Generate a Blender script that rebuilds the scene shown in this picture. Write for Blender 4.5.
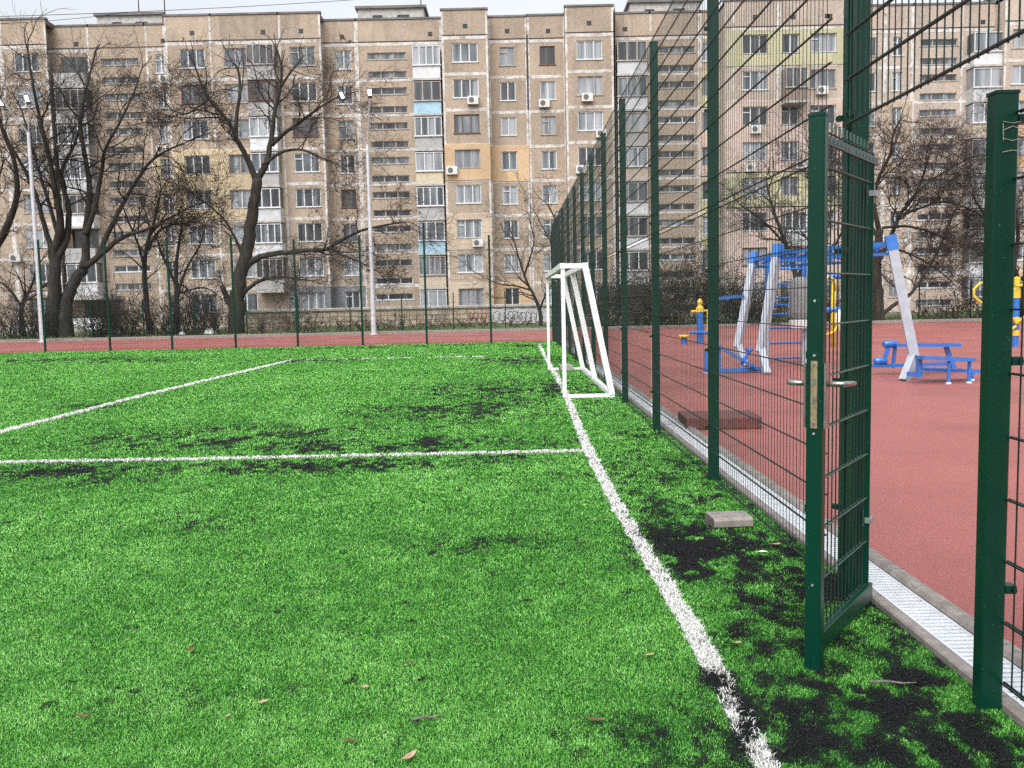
import bpy, math, random
import numpy as np
from mathutils import Vector, Matrix

R = math.radians
scene = bpy.context.scene
for o in list(bpy.data.objects):
    bpy.data.objects.remove(o)
COL = scene.collection
rng = random.Random(7)
nrng = np.random.default_rng(11)

# ------------------------------------------------------------------ camera
EYE = 1.42
FOC = 900.0
PITCH = math.atan(82 / FOC)
ROLL = -0.022
cam_d = bpy.data.cameras.new('camera')
cam = bpy.data.objects.new('camera', cam_d)
COL.objects.link(cam)
cam_d.sensor_fit = 'HORIZONTAL'
cam_d.sensor_width = 36
cam_d.lens = 36 * FOC / 1024
cam_d.clip_start = 0.05
cam_d.clip_end = 2000
cam.matrix_world = Matrix.Translation((0, 0, EYE)) @ (Matrix.Rotation(math.pi / 2 - PITCH, 4, 'X') @ Matrix.Rotation(ROLL, 4, 'Z'))
scene.camera = cam

# ------------------------------------------------------------------ world, sun, exposure
SUN_EL, SUN_AZ = 50, 200       # overcast: a broad, weak sun high behind the camera
w = bpy.data.worlds.new('World')
scene.world = w
w.use_nodes = True
nt = w.node_tree
nt.nodes.clear()
sky = nt.nodes.new('ShaderNodeTexSky')
sky.sky_type = 'NISHITA'
sky.sun_disc = False
sky.sun_elevation = R(SUN_EL)
sky.sun_rotation = R(SUN_AZ)
sky.air_density = 1.0
sky.dust_density = 2.5
hs = nt.nodes.new('ShaderNodeHueSaturation')
hs.inputs['Saturation'].default_value = 0.22
bg = nt.nodes.new('ShaderNodeBackground')
bg.inputs['Strength'].default_value = 0.145
wo = nt.nodes.new('ShaderNodeOutputWorld')
nt.links.new(sky.outputs[0], hs.inputs['Color'])
geo = nt.nodes.new('ShaderNodeTexCoord')
sxyz = nt.nodes.new('ShaderNodeSeparateXYZ')
nt.links.new(geo.outputs['Generated'], sxyz.inputs[0])
cl = nt.nodes.new('ShaderNodeTexNoise')
cl.inputs['Scale'].default_value = 2.2
cl.inputs['Detail'].default_value = 5
clm = nt.nodes.new('ShaderNodeMapping')
clm.inputs['Scale'].default_value = (1, 1, 3.5)
nt.links.new(geo.outputs['Generated'], clm.inputs[0])
nt.links.new(clm.outputs[0], cl.inputs[0])
sr = nt.nodes.new('ShaderNodeMapRange')
sr.inputs['From Min'].default_value = 0
sr.inputs['From Max'].default_value = 1
sr.inputs['To Min'].default_value = .56
sr.inputs['To Max'].default_value = 2.1
nt.links.new(sxyz.outputs['Z'], sr.inputs['Value'])
cr_ = nt.nodes.new('ShaderNodeMapRange')
cr_.inputs['From Min'].default_value = .3
cr_.inputs['From Max'].default_value = .7
cr_.inputs['To Min'].default_value = .93
cr_.inputs['To Max'].default_value = 1.07
nt.links.new(cl.outputs[0], cr_.inputs['Value'])
mu = nt.nodes.new('ShaderNodeMath')
mu.operation = 'MULTIPLY'
nt.links.new(sr.outputs[0], mu.inputs[0])
nt.links.new(cr_.outputs[0], mu.inputs[1])
vm_ = nt.nodes.new('ShaderNodeVectorMath')
vm_.operation = 'SCALE'
nt.links.new(hs.outputs[0], vm_.inputs[0])
nt.links.new(mu.outputs[0], vm_.inputs['Scale'])
nt.links.new(vm_.outputs[0], bg.inputs['Color'])
nt.links.new(bg.outputs[0], wo.inputs[0])
sd = bpy.data.lights.new('sun', 'SUN')
sd.energy = 0.6
sd.angle = R(35)
sd.color = (1, 0.97, 0.93)
sun = bpy.data.objects.new('sun', sd)
COL.objects.link(sun)
az = R(SUN_AZ)
sv = Vector((math.sin(az) * math.cos(R(SUN_EL)), math.cos(az) * math.cos(R(SUN_EL)), math.sin(R(SUN_EL))))
sun.rotation_euler = (-sv).to_track_quat('-Z', 'Y').to_euler()
scene.view_settings.view_transform = 'Standard'
scene.view_settings.look = 'None'
scene.view_settings.exposure = 0.74
scene.view_settings.gamma = 1
scene.render.engine = 'CYCLES'
scene.cycles.max_bounces = 6
scene.cycles.diffuse_bounces = 3
scene.cycles.use_denoising = False
scene.cycles.denoiser = 'OPENIMAGEDENOISE'
scene.cycles.denoising_prefilter = 'ACCURATE'


# ------------------------------------------------------------------ measuring: a photo pixel turned into a point of the place
def ray(px, py):
    dx, dy = px - 512, py - 384
    c, s = math.cos(-ROLL), math.sin(-ROLL)
    xr, u = dx * c - dy * s, -(dy * c + dx * s)
    return xr, FOC * math.cos(PITCH) + u * math.sin(PITCH), u * math.cos(PITCH) - FOC * math.sin(PITCH)


def at(px, py, Y):
    v = ray(px, py)
    t = Y / v[1]
    return Vector((v[0] * t, Y, v[2] * t + EYE))


def gnd(px, py, z=0.0):
    v = ray(px, py)
    t = (z - EYE) / v[2]
    return Vector((v[0] * t, v[1] * t, z))


# ------------------------------------------------------------------ materials
def new_mat(name):
    m = bpy.data.materials.new(name)
    m.use_nodes = True
    n = m.node_tree
    b = n.nodes['Principled BSDF']
    return m, n, b


def nodes_noise(n, scale, detail=4, coord='Object', vscale=None, rough=0.6):
    tc = n.nodes.new('ShaderNodeTexCoord')
    src = tc.outputs[coord]
    if vscale:
        mp = n.nodes.new('ShaderNodeMapping')
        mp.inputs['Scale'].default_value = vscale
        n.links.new(src, mp.inputs[0])
        src = mp.outputs[0]
    t = n.nodes.new('ShaderNodeTexNoise')
    t.inputs['Scale'].default_value = scale
    t.inputs['Detail'].default_value = detail
    t.inputs['Roughness'].default_value = rough
    n.links.new(src, t.inputs['Vector'])
    return t.outputs[0]


def ramp(n, fac, stops):
    r = n.nodes.new('ShaderNodeValToRGB')
    e = r.color_ramp.elements
    while len(e) < len(stops):
        e.new(0.5)
    for i, (p, c) in enumerate(stops):
        e[i].position = p
        e[i].color = (*c, 1) if len(c) == 3 else c
    n.links.new(fac, r.inputs[0])
    return r.outputs[0]


def mixc(n, fac, a, b, mode='MIX'):
    m = n.nodes.new('ShaderNodeMix')
    m.data_type = 'RGBA'
    m.blend_type = mode
    for sock, val in ((0, fac), (6, a), (7, b)):
        if isinstance(val, (int, float)):
            m.inputs[sock].default_value = val
        elif isinstance(val, tuple):
            m.inputs[sock].default_value = (*val, 1)
        else:
            n.links.new(val, m.inputs[sock])
    return m.outputs[2]


def bump(n, b, h, strength=0.3, dist=0.01):
    bp = n.nodes.new('ShaderNodeBump')
    bp.inputs['Strength'].default_value = strength
    bp.inputs['Distance'].default_value = dist
    n.links.new(h, bp.inputs['Height'])
    n.links.new(bp.outputs[0], b.inputs['Normal'])


def simple(name, col, rough=0.5, metal=0.0, var=0.25, scale=6.0, bumpd=0.0, spec=0.5):
    m, n, b = new_mat(name)
    f = nodes_noise(n, scale, 5)
    lo = tuple(c * (1 - var) for c in col)
    hi = tuple(min(1, c * (1 + var)) for c in col)
    n.links.new(ramp(n, f, [(0.3, lo), (0.7, hi)]), b.inputs['Base Color'])
    b.inputs['Roughness'].default_value = rough
    b.inputs['Metallic'].default_value = metal
    b.inputs['Specular IOR Level'].default_value = spec
    if bumpd:
        bump(n, b, nodes_noise(n, scale * 8, 4), 0.5, bumpd)
    return m


M = {}
# green powder-coated steel with dust specks
m, n, b = new_mat('green_paint')
f = nodes_noise(n, 120, 2)
sp = ramp(n, f, [(0.73, (0, 0, 0)), (0.76, (1, 1, 1))])
g0 = ramp(n, nodes_noise(n, 3.0, 4, vscale=(1, 1, .3)), [(.3, (.001, .029, .017)), (.7, (.002, .042, .025))])
n.links.new(mixc(n, sp, g0, (.12, .2, .17)), b.inputs['Base Color'])
b.inputs['Roughness'].default_value = 0.32
b.inputs['Specular IOR Level'].default_value = .22
M['green'] = m
M['wire'] = simple('green_wire', (.003, .018, .013), .5, var=.3, scale=20)
M['wire_grey'] = simple('worn_wire', (.035, .078, .06), .4, var=.4, scale=30)
M['galv'] = simple('galvanised_steel', (.38, .40, .40), .35, .6, .2, 30)
M['galv_white'] = simple('galvanised_grating', (.63, .66, .68), .4, .15, .12, 14)
M['steel'] = simple('brushed_steel', (.40, .38, .36), .3, .9, .2, 40)
M['brass'] = simple('tarnished_brass', (.33, .27, .16), .45, .6, .4, 60)
M['white_paint'] = simple('white_goal_paint', (.8, .81, .8), .4, var=.06, scale=9)
M['white_pvc'] = simple('white_window_frame', (.58, .59, .60), .4, var=.1, scale=1)
M['brown_wood'] = simple('brown_window_frame', (.12, .065, .045), .6, var=.3, scale=2)
M['grey_wood'] = simple('weathered_frame', (.36, .33, .3), .7, var=.3, scale=2)
M['concrete'] = simple('concrete', (.34, .31, .28), .85, var=.3, scale=9, bumpd=.004)
M['pale_concrete'] = simple('pale_concrete', (.42, .40, .37), .85, var=.3, scale=2.5, bumpd=.01)
M['kerb'] = simple('kerb_concrete', (.23, .205, .185), .8, var=.3, scale=14, bumpd=.003)
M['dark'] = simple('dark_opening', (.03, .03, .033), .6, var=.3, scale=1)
M['roof_felt'] = simple('roof_felt', (.16, .15, .145), .9, var=.3, scale=1)
M['blue'] = simple('blue_paint', (.025, .15, .50), .16, var=.2, scale=6, spec=.8)
M['yellow'] = simple('yellow_paint', (.68, .48, .04), .35, var=.15, scale=6)
M['silver'] = simple('silver_paint', (.42, .45, .5), .35, .25, .12, 6)
M['grey_pad'] = simple('grey_vinyl', (.27, .27, .27), .55, var=.15, scale=5)
M['pole'] = simple('lamp_pole_zinc', (.55, .57, .6), .4, .3, .12, 3)
M['slab_red'] = simple('red_brown_rubber', (.14, .050, .045), .85, var=.35, scale=30, bumpd=.006)
M['leaf_tan'] = simple('dry_tan_leaf', (.38, .28, .17), .7, var=.3, scale=40)
M['leaf_brown'] = simple('dry_brown_leaf', (.13, .06, .03), .7, var=.4, scale=40)
M['leaf_red'] = simple('dry_red_leaf', (.2, .05, .03), .7, var=.4, scale=40)
M['stick'] = simple('grey_stick', (.13, .115, .10), .8, var=.4, scale=60)
M['paper'] = simple('white_scrap', (.75, .75, .73), .7, var=.05, scale=10)
M['ac'] = simple('air_conditioner_white', (.62, .61, .58), .5, var=.1, scale=2)
M['ac_fan'] = simple('air_conditioner_fan', (.12, .12, .12), .6, var=.2, scale=6)
M['graf_red'] = simple('red_spray_paint', (.30, .11, .10), .7, var=.3, scale=3)
M['graf_dark'] = simple('dark_spray_paint', (.15, .14, .15), .7, var=.4, scale=3)
M['graf_white'] = simple('whitewash', (.55, .54, .55), .8, var=.25, scale=1.4)
M['spring_tie'] = simple('rusty_tie_wire', (.4, .36, .3), .5, .4, .3, 80)
M['cable'] = simple('black_cable', (.02, .02, .022), .6, var=.1, scale=3)
M['screw'] = simple('zinc_screw', (.5, .5, .5), .35, .7, .1, 30)


def wall_mat(name, c0, c1, grime=.55):
    m, n, b = new_mat(name)
    gravel = nodes_noise(n, 5.5, 5, rough=.75)
    col = ramp(n, gravel, [(.36, c0), (.64, c1)])
    # slab to slab variation
    tc = n.nodes.new('ShaderNodeTexCoord')
    sn = n.nodes.new('ShaderNodeVectorMath')
    sn.operation = 'SNAP'
    sn.inputs[1].default_value = (3.1, 400, 2.66)
    n.links.new(tc.outputs['Object'], sn.inputs[0])
    wn = n.nodes.new('ShaderNodeTexWhiteNoise')
    n.links.new(sn.outputs[0], wn.inputs[0])
    col = mixc(n, 1.0, col, ramp(n, wn.outputs[0], [(0, (.84, .83, .82)), (1, (1.08, 1.05, 1.02))]), 'MULTIPLY')
    # rain streaks and blotches of dirt
    st = nodes_noise(n, 1.0, 5, vscale=(1.6, 1.6, .22))
    col = mixc(n, ramp(n, st, [(.5, (0, 0, 0)), (.8, (grime, grime, grime))]), col, tuple(x * .5 for x in c0))
    bl = nodes_noise(n, .35, 4)
    col = mixc(n, ramp(n, bl, [(.5, (0, 0, 0)), (.75, (.35, .35, .35))]), col, tuple(min(1, x * 1.35) for x in c1))
    n.links.new(col, b.inputs['Base Color'])
    b.inputs['Roughness'].default_value = .9
    bump(n, b, gravel, .4, .02)
    return m


M['wall'] = wall_mat('pebbled_panel', (.305, .246, .190), (.450, .370, .290))
M['wall_r'] = wall_mat('pebbled_panel_pink', (.36, .30, .25), (.52, .44, .37))
M['yellow_ins'] = wall_mat('yellow_insulation', (.50, .41, .265), (.56, .465, .315), .3)
M['orange_ins'] = wall_mat('orange_insulation', (.50, .35, .21), (.58, .43, .275), .3)
M['lime_ins'] = wall_mat('lime_insulation', (.41, .40, .25), (.50, .48, .32), .3)
M['pink_ins'] = wall_mat('pink_insulation', (.47, .37, .32), (.55, .44, .39), .3)
M['beige_ins'] = wall_mat('beige_insulation', (.44, .36, .27), (.5, .42, .33), .3)
M['grey_ins'] = wall_mat('blue_grey_render', (.14, .15, .17), (.24, .25, .27), .3)
# joints sealed with white mastic, worn away in places
m, n, b = new_mat('joint_sealant')
f = nodes_noise(n, 2.2, 6, rough=.7)
n.links.new(ramp(n, f, [(.34, (.31, .25, .2)), (.48, (.52, .48, .44)), (.62, (.67, .66, .64))]), b.inputs['Base Color'])
b.inputs['Roughness'].default_value = .9
M['seam'] = m


def pane_mat(name, lo, mid, hi):
    m, n, b = new_mat(name)
    oi = n.nodes.new('ShaderNodeObjectInfo')
    tc = n.nodes.new('ShaderNodeTexCoord')
    mp = n.nodes.new('ShaderNodeMapping')
    mp.inputs['Scale'].default_value = (1.6, 1, .12)
    ad = n.nodes.new('ShaderNodeVectorMath')
    ad.operation = 'ADD'
    sc = n.nodes.new('ShaderNodeVectorMath')
    sc.operation = 'SCALE'
    sc.inputs[0].default_value = (37, 11, 5)
    n.links.new(oi.outputs['Random'], sc.inputs['Scale'])
    n.links.new(tc.outputs['Object'], ad.inputs[0])
    n.links.new(sc.outputs[0], ad.inputs[1])
    n.links.new(ad.outputs[0], mp.inputs[0])
    t = n.nodes.new('ShaderNodeTexNoise')
    t.inputs['Scale'].default_value = 1.3
    t.inputs['Detail'].default_value = 3
    n.links.new(mp.outputs[0], t.inputs[0])
    folds = ramp(n, t.outputs[0], [(.36, lo), (.5, mid), (.66, hi)])
    n.links.new(folds, b.inputs['Base Color'])
    b.inputs['Roughness'].default_value = .12
    b.inputs['Specular IOR Level'].default_value = .6
    return m


M['pane'] = pane_mat('window_pane', (.045, .052, .06), (.11, .125, .14), (.27, .29, .31))
M['pane_light'] = pane_mat('curtained_pane', (.14, .155, .17), (.27, .29, .31), (.38, .39, .41))
M['pane_dark'] = pane_mat('dark_pane', (.02, .022, .025), (.045, .05, .055), (.12, .12, .12))

# rubber surfaces
m, n, b = new_mat('red_rubber')
f = nodes_noise(n, 95, 3, 'Object', rough=.8)
c = ramp(n, f, [(.32, (.195, .058, .05)), (.5, (.295, .090, .077)), (.66, (.37, .133, .117))])
big = nodes_noise(n, .45, 4)
c = mixc(n, 1.0, c, ramp(n, big, [(.35, (.8, .79, .79)), (.5, (1, 1, 1)), (.65, (1.1, 1.11, 1.12))]), 'MULTIPLY')
dirt = nodes_noise(n, 2.2, 6, rough=.75)
c = mixc(n, ramp(n, dirt, [(.56, (0, 0, 0)), (.74, (.35, .35, .35))]), c, (.16, .075, .065))
n.links.new(c, b.inputs['Base Color'])
b.inputs['Roughness'].default_value = .55
b.inputs['Specular IOR Level'].default_value = .35
bump(n, b, f, .5, .004)
M['red'] = m
M['lane'] = simple('faded_lane_paint', (.55, .38, .35), .7, var=.2, scale=2)
M['soil'] = simple('soil', (.11, .095, .07), .95, var=.4, scale=1.5, bumpd=.02)
m, n, b = new_mat('verge')
f = nodes_noise(n, 1.1, 6, rough=.7)
n.links.new(ramp(n, f, [(.35, (.05, .085, .02)), (.5, (.085, .12, .035)), (.62, (.14, .12, .07))]), b.inputs['Base Color'])
b.inputs['Roughness'].default_value = .95
M['verge'] = m
# bark
m, n, b = new_mat('bark')
f = nodes_noise(n, 3, 6, vscale=(2, 2, .35), rough=.75)
n.links.new(ramp(n, f, [(.35, (.014, .012, .009)), (.55, (.036, .032, .025)), (.72, (.075, .072, .052))]), b.inputs['Base Color'])
b.inputs['Roughness'].default_value = .95
bump(n, b, f, .8, .05)
M['bark'] = m
M['twig'] = simple('twig', (.034, .028, .024), .9, var=.35, scale=1.5)
M['twig_red'] = simple('reddish_twig', (.052, .039, .032), .9, var=.35, scale=1.5)
M['dead_leaf'] = simple('withered_foliage', (.045, .037, .026), .9, var=.5, scale=1.2)
M['seedpod'] = simple('seed_pod', (.035, .025, .021), .9, var=.4, scale=4)
# tiled yard wall
m, n, b = new_mat('tiled_wall')
tc = n.nodes.new('ShaderNodeTexCoord')
mp = n.nodes.new('ShaderNodeMapping')
mp.inputs['Rotation'].default_value = (R(90), 0, 0)
n.links.new(tc.outputs['Object'], mp.inputs[0])
br = n.nodes.new('ShaderNodeTexBrick')
br.inputs['Scale'].default_value = 1
br.inputs['Brick Width'].default_value = .42
br.inputs['Row Height'].default_value = .26
br.inputs['Mortar Size'].default_value = .018
br.offset = 0
br.inputs['Color1'].default_value = (.56, .47, .36, 1)
br.inputs['Color2'].default_value = (.42, .33, .24, 1)
br.inputs['Mortar'].default_value = (.15, .12, .1, 1)
n.links.new(mp.outputs[0], br.inputs[0])
gr = nodes_noise(n, .7, 5)
n.links.new(mixc(n, ramp(n, gr, [(.52, (0, 0, 0)), (.68, (.7, .7, .7))]), br.outputs[0], (.17, .145, .12)), b.inputs['Base Color'])
b.inputs['Roughness'].default_value = .85
M['tile'] = m
# lamp
m, n, b = new_mat('lit_led')
b.inputs['Emission Color'].default_value = (.93, .96, 1, 1)
b.inputs['Emission Strength'].default_value = 9
n.links.new(ramp(n, nodes_noise(n, 5, 1), [(0, (.8, .8, .8)), (1, (.9, .9, .9))]), b.inputs['Base Color'])
M['led'] = m


def turf_mat(name, stops, rough=.5):
    m, n, b = new_mat(name)
    a = n.nodes.new('ShaderNodeAttribute')
    a.attribute_name = 'tint'
    n.links.new(ramp(n, a.outputs['Fac'], stops), b.inputs['Base Color'])
    b.inputs['Roughness'].default_value = rough
    b.inputs['Specular IOR Level'].default_value = .35
    return m


M['blade'] = turf_mat('turf_fibre', [(0, (.026, .14, .014)), (.34, (.080, .32, .032)), (.68, (.17, .49, .068)), (1, (.37, .70, .22))], .45)
M['blade_white'] = turf_mat('white_turf_fibre', [(0, (.5, .5, .46)), (.4, (.74, .74, .7)), (1, (.85, .85, .82))])
M['crumb'] = turf_mat('black_rubber_crumb', [(0, (.004, .004, .005)), (.75, (.013, .013, .016)), (1, (.045, .046, .052))], .8)
M['blade_verge'] = turf_mat('verge_grass', [(0, (.05, .10, .02)), (.5, (.10, .16, .04)), (.8, (.19, .17, .08)), (1, (.3, .25, .14))], .8)
m, n, b = new_mat('turf_infill')
a = n.nodes.new('ShaderNodeAttribute')
a.attribute_name = 'crumb'
f = nodes_noise(n, 150, 3, rough=.8)
gcol = ramp(n, f, [(.35, (.012, .05, .012)), (.65, (.035, .13, .03))])
kcol = ramp(n, f, [(.35, (.004, .0045, .006)), (.6, (.010, .0105, .013)), (.75, (.03, .031, .036))])
n.links.new(mixc(n, a.outputs['Fac'], gcol, kcol), b.inputs['Base Color'])
b.inputs['Roughness'].default_value = 1
b.inputs['Specular IOR Level'].default_value = .04
bump(n, b, f, .8, .008)
M['infill'] = m
m, n, b = new_mat('white_turf_base')
f = nodes_noise(n, 70, 4, rough=.8)
n.links.new(ramp(n, f, [(.46, (.010, .010, .012)), (.60, (.25, .25, .24)), (.74, (.6, .6, .58))]), b.inputs['Base Color'])
b.inputs['Roughness'].default_value = .8
M['white_base'] = m


# ------------------------------------------------------------------ mesh helpers
class MB:
    def __init__(s):
        s.v, s.f, s.m = [], [], []

    def face(s, pts, mi=0):
        i = len(s.v)
        s.v.extend(tuple(p) for p in pts)
        s.f.append(tuple(range(i, i + len(pts))))
        s.m.append(mi)

    def box(s, lo, hi, mi=0, skip=()):
        x0, y0, z0 = lo
        x1, y1, z1 = hi
        i = len(s.v)
        s.v += [(x0, y0, z0), (x1, y0, z0), (x1, y1, z0), (x0, y1, z0), (x0, y0, z1), (x1, y0, z1), (x1, y1, z1), (x0, y1, z1)]
        for k, q in enumerate(((0, 3, 2, 1), (4, 5, 6, 7), (0, 1, 5, 4), (1, 2, 6, 5), (2, 3, 7, 6), (3, 0, 4, 7))):
            if k not in skip:
                s.f.append(tuple(i + j for j in q))
                s.m.append(mi)
        return s

    def bevbox(s, lo, hi, c=.004, mi=0, axis=2):
        """a box whose four long edges (along axis) are chamfered"""
        a, b_ = [k for k in range(3) if k != axis]
        pts = [(lo[a] + c, lo[b_]), (hi[a] - c, lo[b_]), (hi[a], lo[b_] + c), (hi[a], hi[b_] - c),
               (hi[a] - c, hi[b_]), (lo[a] + c, hi[b_]), (lo[a], hi[b_] - c), (lo[a], lo[b_] + c)]
        i = len(s.v)
        for t in (lo[axis], hi[axis]):
            for p in pts:
                q = [0, 0, 0]
                q[a], q[b_], q[axis] = p[0], p[1], t
                s.v.append(tuple(q))
        flip = axis == 1
        def add(q):
            s.f.append(tuple(q[::-1]) if flip else tuple(q))
            s.m.append(mi)
        for k in range(8):
            k2 = (k + 1) % 8
            add([i + k, i + k2, i + 8 + k2, i + 8 + k])
        add([i + k for k in range(8)][::-1])
        add([i + 8 + k for k in range(8)])
        return s

    def tube(s, pts, rad, n=8, mi=0, cap=True, twist=0.0):
        pts = [Vector(p) for p in pts]
        if isinstance(rad, (int, float)):
            rad = [rad] * len(pts)
        base = len(s.v)
        ref = None
        for k, p in enumerate(pts):
            d = (pts[min(k + 1, len(pts) - 1)] - pts[max(k - 1, 0)])
            if d.length < 1e-9:
                d = Vector((0, 0, 1))
            d.normalize()
            if ref is None:
                ref = Vector((0, 0, 1)) if abs(d.z) < .9 else Vector((1, 0, 0))
                ref = ref - d * ref.dot(d)
            else:
                ref = ref - d * ref.dot(d)
                if ref.length < 1e-6:
                    ref = d.orthogonal()
            ref.normalize()
            bi = d.cross(ref)
            for j in range(n):
                a_ = 2 * math.pi * (j + .5) / n + twist
                q = p + (ref * math.cos(a_) + bi * math.sin(a_)) * rad[k]
                s.v.append((q.x, q.y, q.z))
        for k in range(len(pts) - 1):
            for j in range(n):
                j2 = (j + 1) % n
                a_ = base + k * n
                s.f.append((a_ + j, a_ + j2, a_ + n + j2, a_ + n + j))
                s.m.append(mi)
        if cap:
            s.f.append(tuple(base + j for j in range(n))[::-1])
            e = base + (len(pts) - 1) * n
            s.f.append(tuple(e + j for j in range(n)))
            s.m += [mi, mi]
        return s

    def bar(s, p0, p1, wx, wy, mi=0):
        """rectangular bar from p0 to p1; wx sideways (horizontal), wy the other way"""
        p0, p1 = Vector(p0), Vector(p1)
        d = (p1 - p0).normalized()
        side = d.cross(Vector((0, 0, 1)))
        if side.length < 1e-4:
            side = Vector((1, 0, 0))
        side.normalize()
        up = side.cross(d)
        i = len(s.v)
        for p in (p0, p1):
            for a_, b_ in ((-1, -1), (1, -1), (1, 1), (-1, 1)):
                q = p + side * wx / 2 * a_ + up * wy / 2 * b_
                s.v.append((q.x, q.y, q.z))
        for q in ((0, 1, 2, 3), (7, 6, 5, 4), (0, 4, 5, 1), (1, 5, 6, 2), (2, 6, 7, 3), (3, 7, 4, 0)):
            s.f.append(tuple(i + j for j in q))
            s.m.append(mi)
        return s

    def lathe(s, c, prof, n=16, mi=0):
        base = len(s.v)
        for r_, z in prof:
            for j in range(n):
                a_ = 2 * math.pi * j / n
                s.v.append((c[0] + r_ * math.cos(a_), c[1] + r_ * math.sin(a_), c[2] + z))
        for k in range(len(prof) - 1):
            for j in range(n):
                j2 = (j + 1) % n
                a_ = base + k * n
                s.f.append((a_ + j, a_ + j2, a_ + n + j2, a_ + n + j))
                s.m.append(mi)
        s.f.append(tuple(base + j for j in range(n))[::-1])
        e = base + (len(prof) - 1) * n
        s.f.append(tuple(e + j for j in range(n)))
        s.m += [mi, mi]
        return s

    def mesh(s, name, mats, smooth=False):
        me = bpy.data.meshes.new(name)
        me.from_pydata(s.v, [], s.f)
        if not isinstance(mats, (list, tuple)):
            mats = [mats]
        for m_ in mats:
            me.materials.append(m_)
        if len(mats) > 1:
            me.polygons.foreach_set('material_index', s.m)
        if smooth:
            me.polygons.foreach_set('use_smooth', [True] * len(s.f))
        me.update()
        return me

    def build(s, name, mats, parent=None, smooth=False, loc=None):
        return link(name, s.mesh(name, mats, smooth), parent, loc)


def link(name, me, parent=None, loc=None):
    o = bpy.data.objects.new(name, me)
    COL.objects.link(o)
    if parent:
        o.parent = parent
    if loc:
        o.location = loc
    return o


def tag(o, label=None, cat=None, group=None, kind=None):
    if label:
        o['label'] = label
    if cat:
        o['category'] = cat
    if group:
        o['group'] = group
    if kind:
        o['kind'] = kind
    return o


def thing(name, label, cat, loc=(0, 0, 0), rz=0, group=None):
    o = bpy.data.objects.new(name, None)
    o.empty_display_size = .2
    COL.objects.link(o)
    o.location = loc
    o.rotation_euler = (0, 0, rz)
    return tag(o, label, cat, group)


def np_mesh(name, verts, tris_or_quads, mat, attrs=()):
    """mesh from numpy: verts (N,3), list of (M,k) face arrays"""
    me = bpy.data.meshes.new(name)
    nl = sum(f.size for f in tris_or_quads)
    nf = sum(len(f) for f in tris_or_quads)
    me.vertices.add(len(verts))
    me.vertices.foreach_set('co', verts.astype(np.float32).ravel())
    me.loops.add(nl)
    me.loops.foreach_set('vertex_index', np.concatenate([f.ravel() for f in tris_or_quads]).astype(np.int32))
    me.polygons.add(nf)
    st, tot, k = [], [], 0
    for f in tris_or_quads:
        st.append(k + np.arange(len(f)) * f.shape[1])
        k += f.size
    me.polygons.foreach_set('loop_start', np.concatenate(st).astype(np.int32))
    for an, vals in attrs:
        at_ = me.attributes.new(an, 'FLOAT', 'POINT')
        at_.data.foreach_set('value', vals.astype(np.float32))
    me.materials.append(mat)
    me.update(calc_edges=True)
    me.validate()
    return me


# ------------------------------------------------------------------ layout of the place (metres)
FX = 1.558                  # fence line beside the pitch
FAR = 31.9                 # fence at the far end of the pitch
TRACK_END = 43.4
LINE_X = .77               # touch line
CROSS_Y = 8.4

# ---- value noise for wear of the turf
_tab = nrng.random((256, 256))


def vnoise(x, y):
    xi, yi = np.floor(x).astype(int), np.floor(y).astype(int)
    fx, fy = x - xi, y - yi
    fx, fy = fx * fx * (3 - 2 * fx), fy * fy * (3 - 2 * fy)
    g_ = lambda i, j: _tab[i & 255, j & 255]
    return (g_(xi, yi) * (1 - fx) + g_(xi + 1, yi) * fx) * (1 - fy) + (g_(xi, yi + 1) * (1 - fx) + g_(xi + 1, yi + 1) * fx) * fy


def fbm(x, y, o=4):
    a_, s_, t = 1., 0., 0.
    for k in range(o):
        s_ = s_ + a_ * vnoise(x * 2 ** k + 17.3 * k, y * 2 ** k + 5.1 * k)
        t += a_
        a_ *= .6
    return s_ / t


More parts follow.
